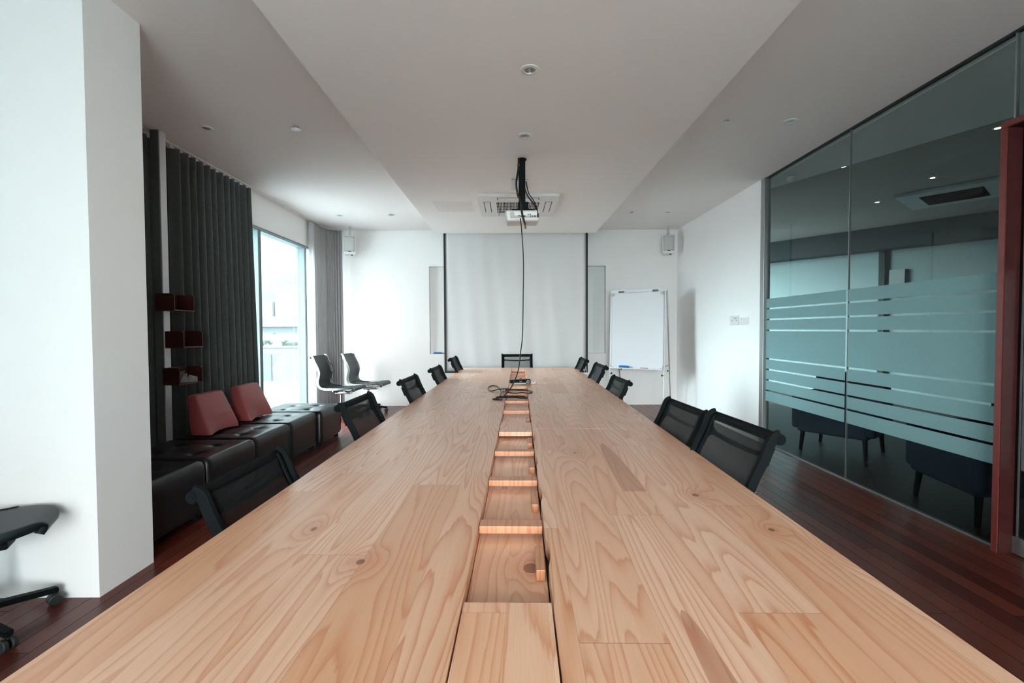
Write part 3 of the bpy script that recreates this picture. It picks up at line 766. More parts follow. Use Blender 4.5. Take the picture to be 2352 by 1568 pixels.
def pillow(y0, y1, label, zt=.705):
    t = bmesh.new()
    xs_b = (-2.615, -2.43); xs_t = (-2.665, -2.585); zb = .385
    nu, nv, nw = 12, 12, 4
    cy = (y0+y1)/2; hl = (y1-y0)/2
    bmesh.ops.create_cube(t, size=2)
    bmesh.ops.subdivide_edges(t, edges=list(t.edges), cuts=11, use_grid_fill=True)
    for v in t.verts:
        a, b, c_ = v.co
        w_ = (c_+1)/2
        x0 = xs_b[0]*(1-w_)+xs_t[0]*w_; x1 = xs_b[1]*(1-w_)+xs_t[1]*w_
        L_ = hl*(1.0-.10*w_)
        # soft rounding of the silhouette
        rr = 1-.035*(abs(a)**6*abs(b)**6+abs(a)**6*abs(c_)**6+abs(b)**6*abs(c_)**6)
        x = (x0+x1)/2+(x1-x0)/2*a*rr; y = cy+.02*w_+L_*b*rr
        z = zb+(zt-zb)*w_
        arch = max(0, 1-abs(b)**2)*max(0, 1-w_*2.2)**1.3
        if a > 0: x -= .040*arch*a
        z += .010*max(0, 1-abs(b)**2)*max(0, (1-w_*3)) if a > -.2 else 0
        x += .010*a*max(0, 1-b*b)*max(0, 1-(2*w_-1)**2) if w_ > .35 else 0
        v.co = (x, y, z)
    ax = (-2.54, cy, zb)
    for v in t.verts: v.co -= Vector(ax)
    ax = (-2.54, cy, zb+.006)
    bm = nb(); merge(bm, t)
    o = obj('pillow', bm, 'pillow', angle=50); o.location = ax
    md = o.modifiers.new('b', 'BEVEL'); md.width = .012; md.segments = 3; md.limit_method = 'ANGLE'; md.angle_limit = R(40)
    tag(o, label, 'pillow', 'maroon wedge pillows on the ottomans')
pillow(3.69, 4.09, 'maroon wedge pillow nearer the camera, standing beside the box shelves')
pillow(4.27, 4.67, 'maroon wedge pillow nearer the bright window')

# ------------------------------------------------------------------ chairs (local +X is forward)
PROF = [(.255, .405), (.262, .425), (.245, .438), (.18, .436), (.05, .428), (-.10, .425), (-.17, .432), (-.215, .455), (-.238, .50), (-.240, .55), (-.226, .61), (-.222, .66), (-.245, .73), (-.280, .80), (-.302, .855), (-.312, .872), (-.330, .880)]
def chair(style, label, group):
    dark = style == 'mesh'; pad = style == 'pad'
    t = thing('office_chair', label, 'chair', (0, 0, 0), 0, group)
    prof = spline([(a, 0, b) for a, b in PROF], 4)
    W = .205
    def sling(pts, w, thick, name, mat, sag=.010):
        bm = nb(); m = 10; rows = []
        for p in pts:
            ww = w*math.sqrt(max(.12, 1-max(0, (p.x-.02)/.262)**2.2)) if pad and p.z < .45 else w
            rows.append([bm.verts.new((p.x-sag*(1-(2*i/m-1)**2), -ww+2*ww*i/m, p.z)) for i in range(m+1)])
        for a, b in zip(rows, rows[1:]):
            for i in range(m): bm.faces.new((a[i], a[i+1], b[i+1], b[i]))
        o = obj(name, bm, mat, t, angle=80); o['lift'] = 1
        md = o.modifiers.new('s', 'SOLIDIFY'); md.thickness = thick; md.offset = 0
        return o
    k1 = 28
    if dark:
        sling(prof[:k1+1], W, .012, 'seat', 'black', 0)
        b = sling(prof[k1:], W-.02, .003, 'backrest', 'mesh')
        # opaque woven border of the mesh
        for s in (-1, 1):
            bm = nb()
            for a, c_ in zip(prof[k1:], prof[k1+1:]):
                vs = [bm.verts.new(q) for q in ((a.x+.001, s*(W-.030), a.z), (a.x+.001, s*W, a.z), (c_.x+.001, s*W, c_.z), (c_.x+.001, s*(W-.030), c_.z))]; bm.faces.new(vs)
            bmesh.ops.remove_doubles(bm, verts=bm.verts, dist=.0005)
            o = obj('side_band', bm, 'black', t); o['lift'] = 1; md = o.modifiers.new('s', 'SOLIDIFY'); md.thickness = .006; md.offset = 0
    else:
        sling(prof[:k1+1], W+.012 if pad else W-.004, .034 if pad else .016, 'seat', 'bleather', 0)
        sling(prof[k1:], W-.004, .014, 'backrest', 'bleather', .012)
    fm = 'black' if dark or pad else 'chrome'
    for s in (-1, 1):
        bm = nb(); rows = []
        for k, p in enumerate(prof[14:] if pad else prof):
            K = k+14 if pad else k
            if K == 0: d = prof[1]-p
            elif K == len(prof)-1: d = p-prof[-2]
            else: d = prof[K+1]-prof[K-1]
            d.normalize(); nrm = V(-d.z, 0, d.x)    # points to the sitter's side
            y = s*W
            q = [p+nrm*.008, p-nrm*.020]
            rows.append([bm.verts.new((q[0].x, y-.008, q[0].z)), bm.verts.new((q[0].x, y+.008, q[0].z)), bm.verts.new((q[1].x, y+.006, q[1].z)), bm.verts.new((q[1].x, y-.006, q[1].z))])
        for a, b in zip(rows, rows[1:]):
            for i in range(4): bm.faces.new((a[i], a[(i+1) % 4], b[(i+1) % 4], b[i]))
        bm.faces.new(rows[0]); bm.faces.new(list(reversed(rows[-1])))
        o = obj('side_rail', bm, fm, t, angle=50); o['lift'] = 1
    bm = nb(); add_tube(bm, [(-.328, -W-.009, .868), (-.328, W+.009, .868)], .0185, 18)
    bmesh.ops.bevel(bm, geom=[e for e in bm.edges if abs(abs(e.verts[0].co.y)-W-.009) < .001 and abs(abs(e.verts[1].co.y)-W-.009) < .001], offset=.004, segments=2, affect='EDGES')
    for s in (-1, 1): add_lathe(bm, [(0, 0), (.006, 0), (.006, .002), (0, .002)], (-.328, s*(W+.009), .868), n=12, mat=Matrix.Rotation(R(-90*s), 4, 'X'))
    o = obj('top_roll', bm, 'black' if dark else 'bleather', t); o['lift'] = 1
    bm = nb(); add_tube(bm, [(.250, -W, .412), (.250, W, .412)] if not pad else [(.262, -.05, .415), (.262, .05, .415)], .014, 12)
    o = obj('front_roll', bm, 'black' if dark else 'bleather', t); o['lift'] = 1
    # spreader across the back with splayed ends
    up_ = []; dn_ = []
    for i in range(25):
        u = -1+2*i/24; e = max(0, abs(u)-.78)/.22
        up_.append((u*(W-.004), .812-.012*(1-u*u)+.007+.020*e*e)); dn_.append((u*(W-.004), .812-.012*(1-u*u)-.007-.024*e*e))
    bm = nb(); add_prism(bm, up_+dn_[::-1], -.304, -.294, 'x')
    for v in bm.verts: v.co.x -= .40*(v.co.z-.81)+.008*(1-(v.co.y/W)**2)
    o = obj('back_spreader', bm, fm, t); o['lift'] = 1
    bm = nb(); add_tube(bm, [(-.03, -W, .405), (-.03, -.08, .375), (-.03, .08, .375), (-.03, W, .405)], .010, 8); add_tube(bm, [(.13, -W, .412), (.13, -.08, .380), (.13, .08, .380), (.13, W, .412)], .010, 8)
    add_box(bm, -.07, .15, -.05, .05, .345, .385, .008)
    o = obj('tilt_mechanism', bm, fm, t); o['lift'] = 1
    bm = nb(); add_tube(bm, [(.05, .05, .365), (.05, .17, .355), (.045, .20, .35)], .005, 8); o = obj('lever', bm, 'black', t); o['lift'] = 1
    for s in (-1, 1):
        bm = nb(); add_lathe(bm, [(0, 0), (.006, 0), (.006, .006), (.003, .009), (0, .009)], (-.243, s*(W+.006), .70), n=12, mat=Matrix.Rotation(R(-90*s), 4, 'X')); o = obj('side_bolt', bm, 'chrome', t); o['lift'] = 1
    bm = nb(); add_lathe(bm, [(0, .07), (.026, .07), (.026, .23), (.0145, .232), (.0145, .352), (0, .352)], n=18); o = obj('gas_column', bm, 'chrome', t)
    bm = nb(); add_lathe(bm, [(.016, .330), (.022, .330), (.022, .346), (.016, .346)], n=18); c2 = obj('collar', bm, 'red' if not dark else 'black', t); c2['lift'] = 1
    bm = nb(); add_lathe(bm, [(0, .065), (.04, .065), (.042, .105), (.030, .125), (0, .125)], n=20); obj('hub', bm, 'black', t)
    for k in range(5):
        a = 2*PI*k/5+(R(24) if pad else 0); Mz = Matrix.Rotation(a, 4, 'Z')
        bm = nb(); tb = bmesh.new()
        pr_ = [(.03, .112, .024), (.15, .098, .020), (.27, .082, .017), (.285, .080, .016)]
        rows = []
        for x, zz, hw in pr_:
            rows.append([tb.verts.new((x, -hw, zz)), tb.verts.new((x, hw, zz)), tb.verts.new((x, hw*.8, zz-.026)), tb.verts.new((x, -hw*.8, zz-.026))])
        for A, B in zip(rows, rows[1:]):
            for i in range(4): tb.faces.new((A[i], A[(i+1) % 4], B[(i+1) % 4], B[i]))
        tb.faces.new(rows[0]); tb.faces.new(list(reversed(rows[-1])))
        bmesh.ops.recalc_face_normals(tb, faces=tb.faces)
        bmesh.ops.bevel(tb, geom=list(tb.edges), offset=.004, segments=2, affect='EDGES')
        tb.transform(Mz); merge(bm, tb)
        leg = obj('leg', bm, 'black', t)
        cm = nb(); ry = Matrix.Rotation(PI/2, 4, 'X')
        for s in (-1, 1):
            add_lathe(cm, [(0, -.009), (.021, -.009), (.025, -.006), (.025, .006), (.021, .009), (0, .009)], (.272, s*.014, .0255), n=20, mat=ry)
        add_tube(cm, [(.272, 0, .0255), (.272, 0, .06)], .006, 8); add_tube(cm, [(.272, -.013, .0255), (.272, .013, .0255)], .006, 8)
        cm.transform(Mz)
        obj('caster', cm, 'black_rubber', leg)
    return t
GT = 'black mesh chairs drawn up to the long table'
HS = .905       # top of the default chair
proto = chair('mesh', 'x', GT)
def place(xt, yc, ztop, side, label, rot=0.0, first=False):
    # xt is where the top of the back stands; side -1 left (faces +X), +1 right (faces -X), 0 far end (faces -Y)
    rz = {-1: 0.0, 1: PI, 0: -PI/2}[side]+R(rot)
    ox = .333
    loc = (xt+ox*math.cos(rz), yc+ox*math.sin(rz), 0)
    dz = ztop-.89
    if first:
        proto.location = loc; proto.rotation_euler = (0, 0, rz); proto['label'] = label
        for c in proto.children:
            if c.get('lift'): c.location.z += dz
        return proto
    return dup(proto, loc, rz, label, dz)
CH = [(-.845, 2.43, .885, -1, 'black mesh chair, second from the camera on the left side of the table', -2),
      (-.775, 3.37, .895, -1, 'black mesh chair, third from the camera on the left side of the table', -2),
      (-.745, 4.40, .885, -1, 'black mesh chair, fourth from the camera on the left side of the table', -2),
      (-.70, 5.42, .915, -1, 'black mesh chair at the far left corner of the table before the screen', -2),
      (.86, 1.655, .912, 1, 'largest black mesh chair on the right side, nearest the camera', 3),
      (.875, 2.22, .878, 1, 'black mesh chair directly behind the nearest right-hand one', 3),
      (.875, 3.52, .865, 1, 'black chair midway along the right side of the table', 2),
      (.89, 4.38, .905, 1, 'black chair in front of the flip chart board, fourth on the right side', 1),
      (.90, 5.45, .893, 1, 'black chair at the far right corner of the table beside the screen edge', 0),
      (.092, 6.27, .905, 0, 'black chair at the far head of the table, back to the white screen', 0)]
for c in CH: place(*c[:5], rot=c[5])
place(-.835, 1.39, .835, -1, 'black mesh chair nearest the camera on the left side of the table', -1, first=True)
GW = 'dark leather swivel chairs away from the table'
wc = chair('leather', 'dark leather swivel chair with chrome side rail beside the far ottoman', GW)
wc.location = (-2.395, 6.42, 0); wc.rotation_euler = (0, 0, R(-3))
dup(wc, (-2.16, 6.90, 0), R(-2), 'dark leather swivel chair in the far left corner, behind the other one')
nc = chair('pad', 'x', GW); nc.location = (-2.235, 1.825, 0); nc.rotation_euler = (0, 0, R(33)); nc['label'] = ('dark swivel chair cut off at the left edge, before the white pier')

# ------------------------------------------------------------------ conference table
TH = R(-1.27)
tb = thing('conference_table', 'very long pale pine meeting table with a recessed cable channel down the middle', 'table', (0, 0, 0), TH)
TL, TR, CL, CR = -.745, .707, -.108, .056
Zt, th = .75, .040
YS, YE = .12, 5.84
rec = [(.822, 1.141), (1.182, 1.489), (1.532, 1.846), (1.884, 2.195), (2.425, 2.770), (2.812, 3.157), (3.20, 3.545), (3.59, 3.935), (4.185, 4.50), (4.54, 4.845), (4.885, 5.19), (5.23, 5.515)]
secs = [(YS, 2.268), (2.270, 4.118), (4.120, YE)]
for a, b in secs:
    bm = nb(); add_box(bm, TL, CL, a, b, Zt-th, Zt, .0022); obj('tabletop_board', bm, 'pine', tb)
    # right hand board has finger notches along the channel
    poly = [(TR, a), (TR, b), (CR+.002, b)]
    for r0, r1 in reversed(rec):
        if a < r0 < b:
            c0 = r0+.125; c1 = r0+.25
            poly += [(CR+.002, c1), (CR+.007, c1-.03), (CR+.009, (c0+c1)/2), (CR+.007, c0+.03), (CR+.002, c0)]
    poly += [(CR+.002, a)]
    bm = nb(); add_prism(bm, poly, Zt-th, Zt, 'z', .0012); obj('tabletop_board', bm, 'pine', tb)
# covers and dividers
cov = [(YS, .820), (2.197, 2.423), (3.937, 4.183), (5.517, YE)]
for a, b in cov:
    bm = nb(); add_box(bm, CL+.0025, CR-.001, a, b, Zt-.022, Zt-.0006, .0012); obj('channel_cover', bm, 'pine_lid', tb)
for k, ((a0, a1), (b0, b1)) in enumerate(zip(rec, rec[1:])):
    if b0-a1 < .06:
        bm = nb(); add_box(bm, CL+.002, CR-.002, a1, b0, Zt-.020, Zt-.001, .001); obj('divider_bar', bm, 'pine_bar', tb)
for a, b in rec:
    bm = nb(); add_box(bm, CL+.001, CR-.001, a-.01, b+.035, Zt-.045, Zt-.033, .001); ld = obj('channel_lid', bm, 'pine_lid', tb)
    bm = nb(); add_box(bm, CR-.0245, CR-.0045, a+.125, a+.235, Zt-.033, Zt-.009, .0022); obj('finger_block', bm, 'pine_bar', ld)
bm = nb(); add_box(bm, CL-.02, CR+.02, YS+.02, YE-.02, Zt-.075, Zt-.046); obj('channel_tray', bm, 'black_paint', tb)
for s, x0, x1 in ((-1, TL+.03, TL+.06), (1, TR-.06, TR-.03)):
    bm = nb(); add_box(bm, x0, x1, YS+.1, YE-.1, Zt-.11, Zt-th-.0005, .003); obj('apron_rail', bm, 'pine_bar', tb)
for y in (.45, 1.95, 2.55, 3.95, 4.35, 5.45):
    bm = nb(); add_box(bm, -.175, .135, y, y+.04, 0, Zt-.076, .003); obj('leg_panel', bm, 'pine_bar', tb)

# ------------------------------------------------------------------ things on the table
def tab(px, py, z=.75):     # helper: measured photo coordinate -> place on the table plane
    dy = py-755.0; Y = 1045*(1.25-z)/dy; return ((px-1172)*Y/1045, Y, z)
def zz(a, b): return (1080+a/9.225, 830+b/9.225)
r_c = .0042
loop = [(650, 826), (470, 812), (590, 785), (642, 700), (630, 610), (560, 535), (450, 522), (372, 570), (430, 636), (600, 628), (790, 618), (1000, 622), (1180, 628), (1310, 652), (1235, 688), (1080, 676), (960, 688), (800, 698), (700, 670), (690, 648), (760, 640)]
pts = []
for k, (a, b) in enumerate(loop):
    x, y, z = tab(*zz(a, b)); lift = .0045+(.009 if k in (9, 10, 17, 18) else 0)
    pts.append((x, y, .75+lift))
tc_ = thing('signal_cable', 'long thin black cable dropping from the projector and looping on the table', 'cable', (0, 0, 0))
drop = [(1196, 503, 3.70), (1199, 530, 3.69), (1203, 600, 3.67), (1202, 680, 3.63), (1200, 770, 3.57), (1196, 806, 3.52), (1190, 850, 3.43), (1176, 886, 3.33), (1158, 908, 3.25)]
dp = [((px-1172)*Y/1045, Y, 1.25-(py-755)*Y/1045) for px, py, Y in drop]
ctube('hanging_length', dp+[pts[0]], r_c, 'cable', tc_)
ctube('coiled_length', pts, r_c, 'cable', tc_)
bund = [(560, 790), (700, 778), (900, 775), (1080, 778), (1195, 795), (1195, 815), (1080, 815), (950, 800), (700, 800), (540, 806)]
ctube('doubled_length', [tuple(Vector(tab(*zz(a, b)))+V(0, 0, .0115)) for a, b in bund], .0052, 'cable', tc_)
bm = nb(); x, y, z = tab(*zz(790, 612)); add_tube(bm, [(x-.02, y, .757), (x+.015, y, .757)], .007, 10); obj('plug', bm, 'black_rubber', tc_)
# black desk device
dv = thing('conference_camera', 'black rounded desk device with a ringed button lying across the channel', 'device', (.094, 4.10, .75), TH)
bm = nb(); add_box(bm, -.098, .088, -.030, .030, .0015, .050, .012, 3)
for v in bm.verts:
    if v.co.x < -.07: v.co.z = .022+(v.co.z-.022)*.62
    elif v.co.x > .07: v.co.z = .022+(v.co.z-.022)*.85
obj('body', bm, 'black', dv)
ry = Matrix.Rotation(PI/2, 4, 'X')
bm = nb(); add_lathe(bm, [(.0115, 0), (.0145, 0), (.0145, .002), (.0115, .002)], (.066, -.030, .026), mat=ry); obj('button_ring', bm, 'white_plastic', dv)
bm = nb(); add_box(bm, .0645, .0675, -.0322, -.0300, .020, .033); obj('button_icon', bm, 'white_plastic', dv)
bm = nb(); add_box(bm, -.012, .010, -.0312, -.0298, .028, .0305); obj('front_mark', bm, 'grey_plastic', dv)
bm = nb(); add_box(bm, -.06, .05, -.0315, -.0298, .008, .016, .0007); obj('lower_grille', bm, 'grey_plastic', dv)
bm = nb(); add_lathe(bm, [(0, 0), (.012, 0), (.010, .005), (0, .006)], (0, 0, .050), n=14); obj('top_knob', bm, 'black', dv)
so = thing('socket_block', 'small brown and grey socket block at the right end of the black device', 'socket', (.208, 4.105, .75), TH)
bm = nb(); add_box(bm, -.024, .022, -.022, .022, .0008, .018, .002); obj('base', bm, 'pine_bar', so)
bm = nb(); add_box(bm, -.024, .022, -.022, .022, .018, .034, .003); obj('cover', bm, 'grey_plastic', so)
bm = nb(); add_box(bm, -.002, .004, -.0235, -.0215, .021, .028); obj('socket_hole', bm, 'dark_grille', so)

# ------------------------------------------------------------------ flip chart
fc = thing('flip_chart', 'white magnetic flip chart board on a folding easel in the right corner', 'whiteboard', (1.885, 6.80, 0), math.atan2(-.40, .676))
# local: x along the board, -y faces the camera/table
Wb = .785/2
def fcb(name, mat, *boxes, bev=0.0, par=None):
    bm = nb()
    for b in boxes: add_box(bm, *b, bev=bev)
    return obj(name, bm, mat, par or fc)
zb0, zb1 = .655, 1.79
tilt = Matrix.Translation((0, 0, zb0)) @ Matrix.Rotation(R(-3), 4, 'X') @ Matrix.Translation((0, 0, -zb0))
bm = nb(); add_box(bm, -Wb+.012, Wb-.012, -.014, -.006, zb0+.012, zb1-.012, mat=tilt); obj('board_surface', bm, 'board', fc)
bm = nb()
for b in ((-Wb, -Wb+.016, -.019, 0, zb0, zb1), (Wb-.016, Wb, -.019, 0, zb0, zb1), (-Wb, Wb, -.019, 0, zb0, zb0+.016), (-Wb, Wb, -.019, 0, zb1-.016, zb1)): add_box(bm, *b, bev=.002, mat=tilt)
obj('board_frame', bm, 'alu', fc)
for sx in (-1, 1):
    for z in (zb0, zb1-.045):
        bm = nb(); x0 = sx*Wb-(.045 if sx > 0 else 0)
        add_box(bm, x0-.002, x0+.047, -.022, .002, z if z > 1 else z-.002, z+.047 if z > 1 else z+.014, .002, mat=tilt)
        xv = sx*Wb-(.013 if sx > 0 else 0)
        add_box(bm, xv-.001, xv+.014, -.022, .002, z-.002, z+.047, .002, mat=tilt); obj('corner_cap', bm, 'grey_plastic', fc)
bm = nb(); add_box(bm, -Wb-.005, Wb+.04, -.012, .012, zb1+.003, zb1+.048, .003, mat=tilt); obj('clamp_bar', bm, 'alu', fc)
for x in (-.24, .27):
    bm = nb(); add_box(bm, x-.045, x+.045, -.026, -.011, zb1+.005, zb1+.03, .005, mat=tilt); ck = obj('clip', bm, 'chrome', fc)
bm = nb(); add_box(bm, -Wb, Wb, -.075, -.018, zb0-.014, zb0-.006, .002, mat=tilt); add_box(bm, -Wb, Wb, -.078, -.074, zb0-.014, zb0+.002, mat=tilt); obj('pen_tray', bm, 'alu', fc)
for sx in (-1, 1):
    x = sx*(Wb+.012)
    bm = nb(); add_tube(bm, [(x, .060, zb1+.03), (x, .012, .60)], .011, 10); add_tube(bm, [(x, .014, .62), (x, -.03, .03)], .008, 10); add_tube(bm, [(x, -.028, .05), (x, -.03, .0)], .010, 10); obj('front_leg', bm, 'alu', fc)
    bm = nb(); add_tube(bm, [(sx*(Wb+.028), .10, zb1+.03), (sx*(Wb-.03 if sx < 0 else Wb+.02), .36, .55)], .010, 10); add_tube(bm, [(sx*(Wb-.03 if sx < 0 else Wb+.02), .355, .57), (sx*(Wb-.05 if sx < 0 else Wb+.012), .50, .0)], .008, 10); obj('rear_leg', bm, 'steel', fc)
    for y, zk, xk in ((.0, .56, x), (.36, .60, sx*(Wb-.03 if sx < 0 else Wb+.02))):
        bm = nb(); add_tube(bm, [(xk, y, zk), (xk-sx*.028, y-.004, zk)], .004, 8); add_tube(bm, [(xk-sx*.024, y-.004, zk), (xk-sx*.034, y-.004, zk)], .014, 12); obj('knob', bm, 'black', fc)
bm = nb(); add_tube(bm, [(Wb+.012, .02, .69), (Wb+.022, .33, .69)], .009, 8); obj('brace', bm, 'steel', fc)
def on_fc(name, label, cat, x, zo=.0):
    t = thing(name, label, cat, fc.matrix_world @ V(0, 0, 0), 0)
    Mf = Matrix.Translation((1.885, 6.80, 0)) @ Matrix.Rotation(math.atan2(-.40, .676), 4, 'Z')
    p = Mf @ V(x, -.048, .651); t.location = p; t.rotation_euler = (0, 0, math.atan2(-.40, .676)); return t
t = on_fc('board_eraser', 'blue eraser on the flip chart tray', 'eraser', -.17)
bm = nb(); add_box(bm, -.075, .075, -.02, .02, 0, .018, .003); obj('felt', bm, 'navy', t)
bm = nb(); add_box(bm, -.075, .075, -.02, .02, .018, .038, .005); obj('grip', bm, 'blue', t)
for nm, lb, x, mt in (('marker_pen', 'white marker with a red end on the flip chart tray', .10, 'red'), ('marker_pen', 'marker with a green cap on the flip chart tray', .16, 'hedge')):
    t = on_fc(nm, lb, 'marker', x); t['group'] = 'markers on the flip chart tray'
    bm = nb(); add_tube(bm, [(-.025, 0, .0085), (.03, 0, .0085)], .008, 10); obj('barrel', bm, mt, t)
    bm = nb(); add_tube(bm, [(.03 if x > .12 else -.025, 0, .0085), (.10 if x > .12 else -.05, 0, .0085)], .0065, 10); obj('cap', bm, 'white_plastic', t)

# ------------------------------------------------------------------ office furniture beyond the glass
def armchair(loc, rz, label):
    t = thing('armchair', label, 'armchair', loc, rz, 'dark blue armchairs beyond the glass')
    bm = nb(); add_box(bm, -.30, .30, -.30, .30, .19, .42, .03, 3); obj('seat', bm, 'armchair', t)
    bm = nb(); add_box(bm, -.32, .32, .22, .34, .24, .78, .035, 3); obj('backrest', bm, 'armchair', t)
    for s in (-1, 1):
        bm = nb(); add_box(bm, s*.31-.045, s*.31+.045, -.30, .26, .22, .58, .03, 3); obj('armrest', bm, 'armchair', t)
    for sx in (-1, 1):
        for sy in (-1, 1):
            bm = nb(); add_tube(bm, [(sx*.26, sy*.25, .20), (sx*.275, sy*.265, 0)], [.022, .015], 10); obj('leg', bm, 'black', t)
    return t
armchair((3.36, 4.58, 0), R(-53), 'dark blue armchair just beyond the glass, near the steel post')
armchair((3.22, 3.02, 0), R(-100), 'dark blue armchair beyond the glass, beside the red door frame')
GO = 'lit downlights in the office ceiling'
def office_light(px, py, lab, z=2.89):
    Y = 1045*(z-1.25)/(755-py); x = (px-1172)*Y/1045
    downlight((x, Y, z), lab, GO, lit=True, r=.034)
    return x, Y
OL = []
for px, py, lab in ((2253, 232, 'lit downlight in the office ceiling, topmost in the photo'), (2285, 302, 'lit downlight just above the red door frame corner'),
                    (1933, 388, 'lit downlight left of the glass joint in the office ceiling'), (2138, 414, 'lit downlight in the middle of the office ceiling'),
                    (2012, 469, 'lit downlight lowest in the photo, over the dark beam')):
    z = 2.89
    OL.append(office_light(px, py, lab, z))
t = thing('smoke_detector', 'white dome smoke detector behind the far glass panel', 'detector', (643*4.85/1045, 4.85, 2.84))
bm = nb(); add_lathe(bm, [(0, 0), (.05, 0), (.05, -.018), (.034, -.034), (0, -.045)]); obj('dome', bm, 'white_plastic', t)
x_, y_ = (2185-1172), 1045*1.80/280
t = thing('office_air_conditioner', 'dark square air conditioner cassette in the office ceiling', 'air conditioner', (5.45, 5.6, 2.889), R(38))
bm = nb(); add_box(bm, -.48, .48, -.48, .48, -.04, 0, .01); obj('panel', bm, 'grey_plastic', t)
bm = nb(); add_box(bm, -.28, .28, -.28, .28, -.046, -.038, .003); obj('grille', bm, 'dark_grille', t)

# ------------------------------------------------------------------ outside
box_struct('ground_bounce_slab', [(-9, 9, -16, -3.25, -.25, -.06)], 'wall')  # unseen white slab added to bounce daylight up to the ceiling
box_struct('ground', [(-400, 60, -200, 700, -5.0, -4.8)], 'ext_ground')
def ext(name, label, cat, b, mat, parts=()):
    t = thing(name, label, cat, (b[0], b[2], b[4]))
    dx, dy, dz = b[0], b[2], b[4]
    for nm, bb, mm in ((name+'_body' if False else 'body', b, mat),)+tuple(parts):
        bm = nb(); add_box(bm, bb[0]-dx, bb[1]-dx, bb[2]-dy, bb[3]-dy, bb[4]-dz, bb[5]-dz); obj(nm, bm, mm, t, smooth=False)
    return t
ext('viaduct', 'pale concrete elevated road crossing behind the wall outside', 'bridge', (-95, -5, 60, 70, .80, 1.95), 'ext_girder',
    (('parapet', (-95, -5, 59.6, 60, 1.95, 3.0), 'ext_conc'), ('deck_edge', (-95, -5, 59.3, 60.2, 1.7, 2.0), 'ext_white'), ('pier', (-62, -59, 62, 67, -4.8, .8), 'ext_conc'), ('pier', (-12, -9, 62, 67, -4.8, .8), 'ext_conc')))
ext('boundary_wall', 'pinkish grey boundary wall with a pale cyan panel outside the window', 'wall', (-60, 0, 45, 45.4, -4.8, -.47), 'ext_wall',
    (('wall_panel', (-24.4, -23.6, 44.9, 45, -4.8, -1.2), 'ext_panel'), ('coping', (-60, 0, 44.8, 45.5, -.47, -.35), 'ext_white')))
bm = nb(); rnd = random.Random(4)
for k in range(260):
    x = -58+58*rnd.random(); add_lathe(bm, [(0, -.5), (.5, 0), (0, .5)], (x, 46.2+rnd.random()*.8, -.15+rnd.random()*.35), n=6)
tag(obj('hedge', bm, 'hedge', smooth=False), 'green hedge growing along the top of the boundary wall', 'hedge', kind='stuff')
bm = nb(); add_box(bm, -23.7, -23.0, 45.6, 46.0, -.4, .35)
tag(obj('gate_post', bm, 'ext_white', smooth=False), 'white block standing in the hedge above the boundary wall', 'post')
def mk_tower_mat():
    m, nt, out = new_mat('tower_facade')
    tc = N(nt, 'ShaderNodeTexCoord'); sp = N(nt, 'ShaderNodeSeparateXYZ'); nt.links.new(tc.outputs['Object'], sp.inputs[0])
    fz = M2(nt, 'FRACT', M2(nt, 'DIVIDE', sp.outputs[2], 2.9)); fx = M2(nt, 'FRACT', M2(nt, 'DIVIDE', sp.outputs[0], 6.5))
    wdw = M2(nt, 'MULTIPLY', M2(nt, 'GREATER_THAN', fz, .45), M2(nt, 'GREATER_THAN', fx, .28))
    c = mixc(nt, wdw, (.13, .143, .15, 1), (.085, .12, .13, 1))
    principled(nt, out, Base_Color=c, Roughness=.7); return m
MT['tower'] = mk_tower_mat()
ext('apartment_tower', 'tall pale apartment tower seen far off through the window', 'building', (-309, -240, 600, 640, -4.8, 56), 'tower', (('roof_block', (-300, -283, 605, 630, 56, 60), 'tower'),))
ext('apartment_tower', 'shorter pale stepped block left of the tall apartment tower', 'building', (-324, -310, 595, 620, -4.8, 38), 'tower', (('annex', (-332, -324, 598, 618, -4.8, 28), 'tower'),))
# terrace with a railing just outside
tr_ = thing('roof_terrace', 'pale terrace roof edge below the window outside', 'terrace', (-9, 15, -1.3))
bm = nb(); add_prism(bm, [(-12, -2), (7, 1.0), (7, 6), (-12, 6)], 0, .18); obj('slab', bm, 'ext_white', tr_, smooth=False)
bm = nb(); add_box(bm, -12, 7, -2, 6, -3.5, -.0); obj('base_wall', bm, 'ext_conc', tr_, smooth=False)
rl = thing('truss_railing', 'reddish zigzag railing on the terrace outside the window', 'railing', (-8.5, 12.6, -1.3))
bm = nb(); add_tube(bm, [(-5, 0, .02), (5, 0, .02)], .02, 6); add_tube(bm, [(-5, 0, .42), (5, 0, .42)], .02, 6); obj('rail', bm, 'ext_conc', rl)
bm = nb()
for k in range(33): x = -5+k*.3; add_tube(bm, [(x, 0, .02), (x+.15, 0, .42)], .013, 5); add_tube(bm, [(x+.15, 0, .42), (x+.3, 0, .02)], .013, 5)
obj('lattice', bm, 'ext_rail', rl)
box_b = nb(); add_box(box_b, -5.2, 5.2, -.1, .1, -3.5, 0); obj('parapet', box_b, 'ext_conc', rl, smooth=False)

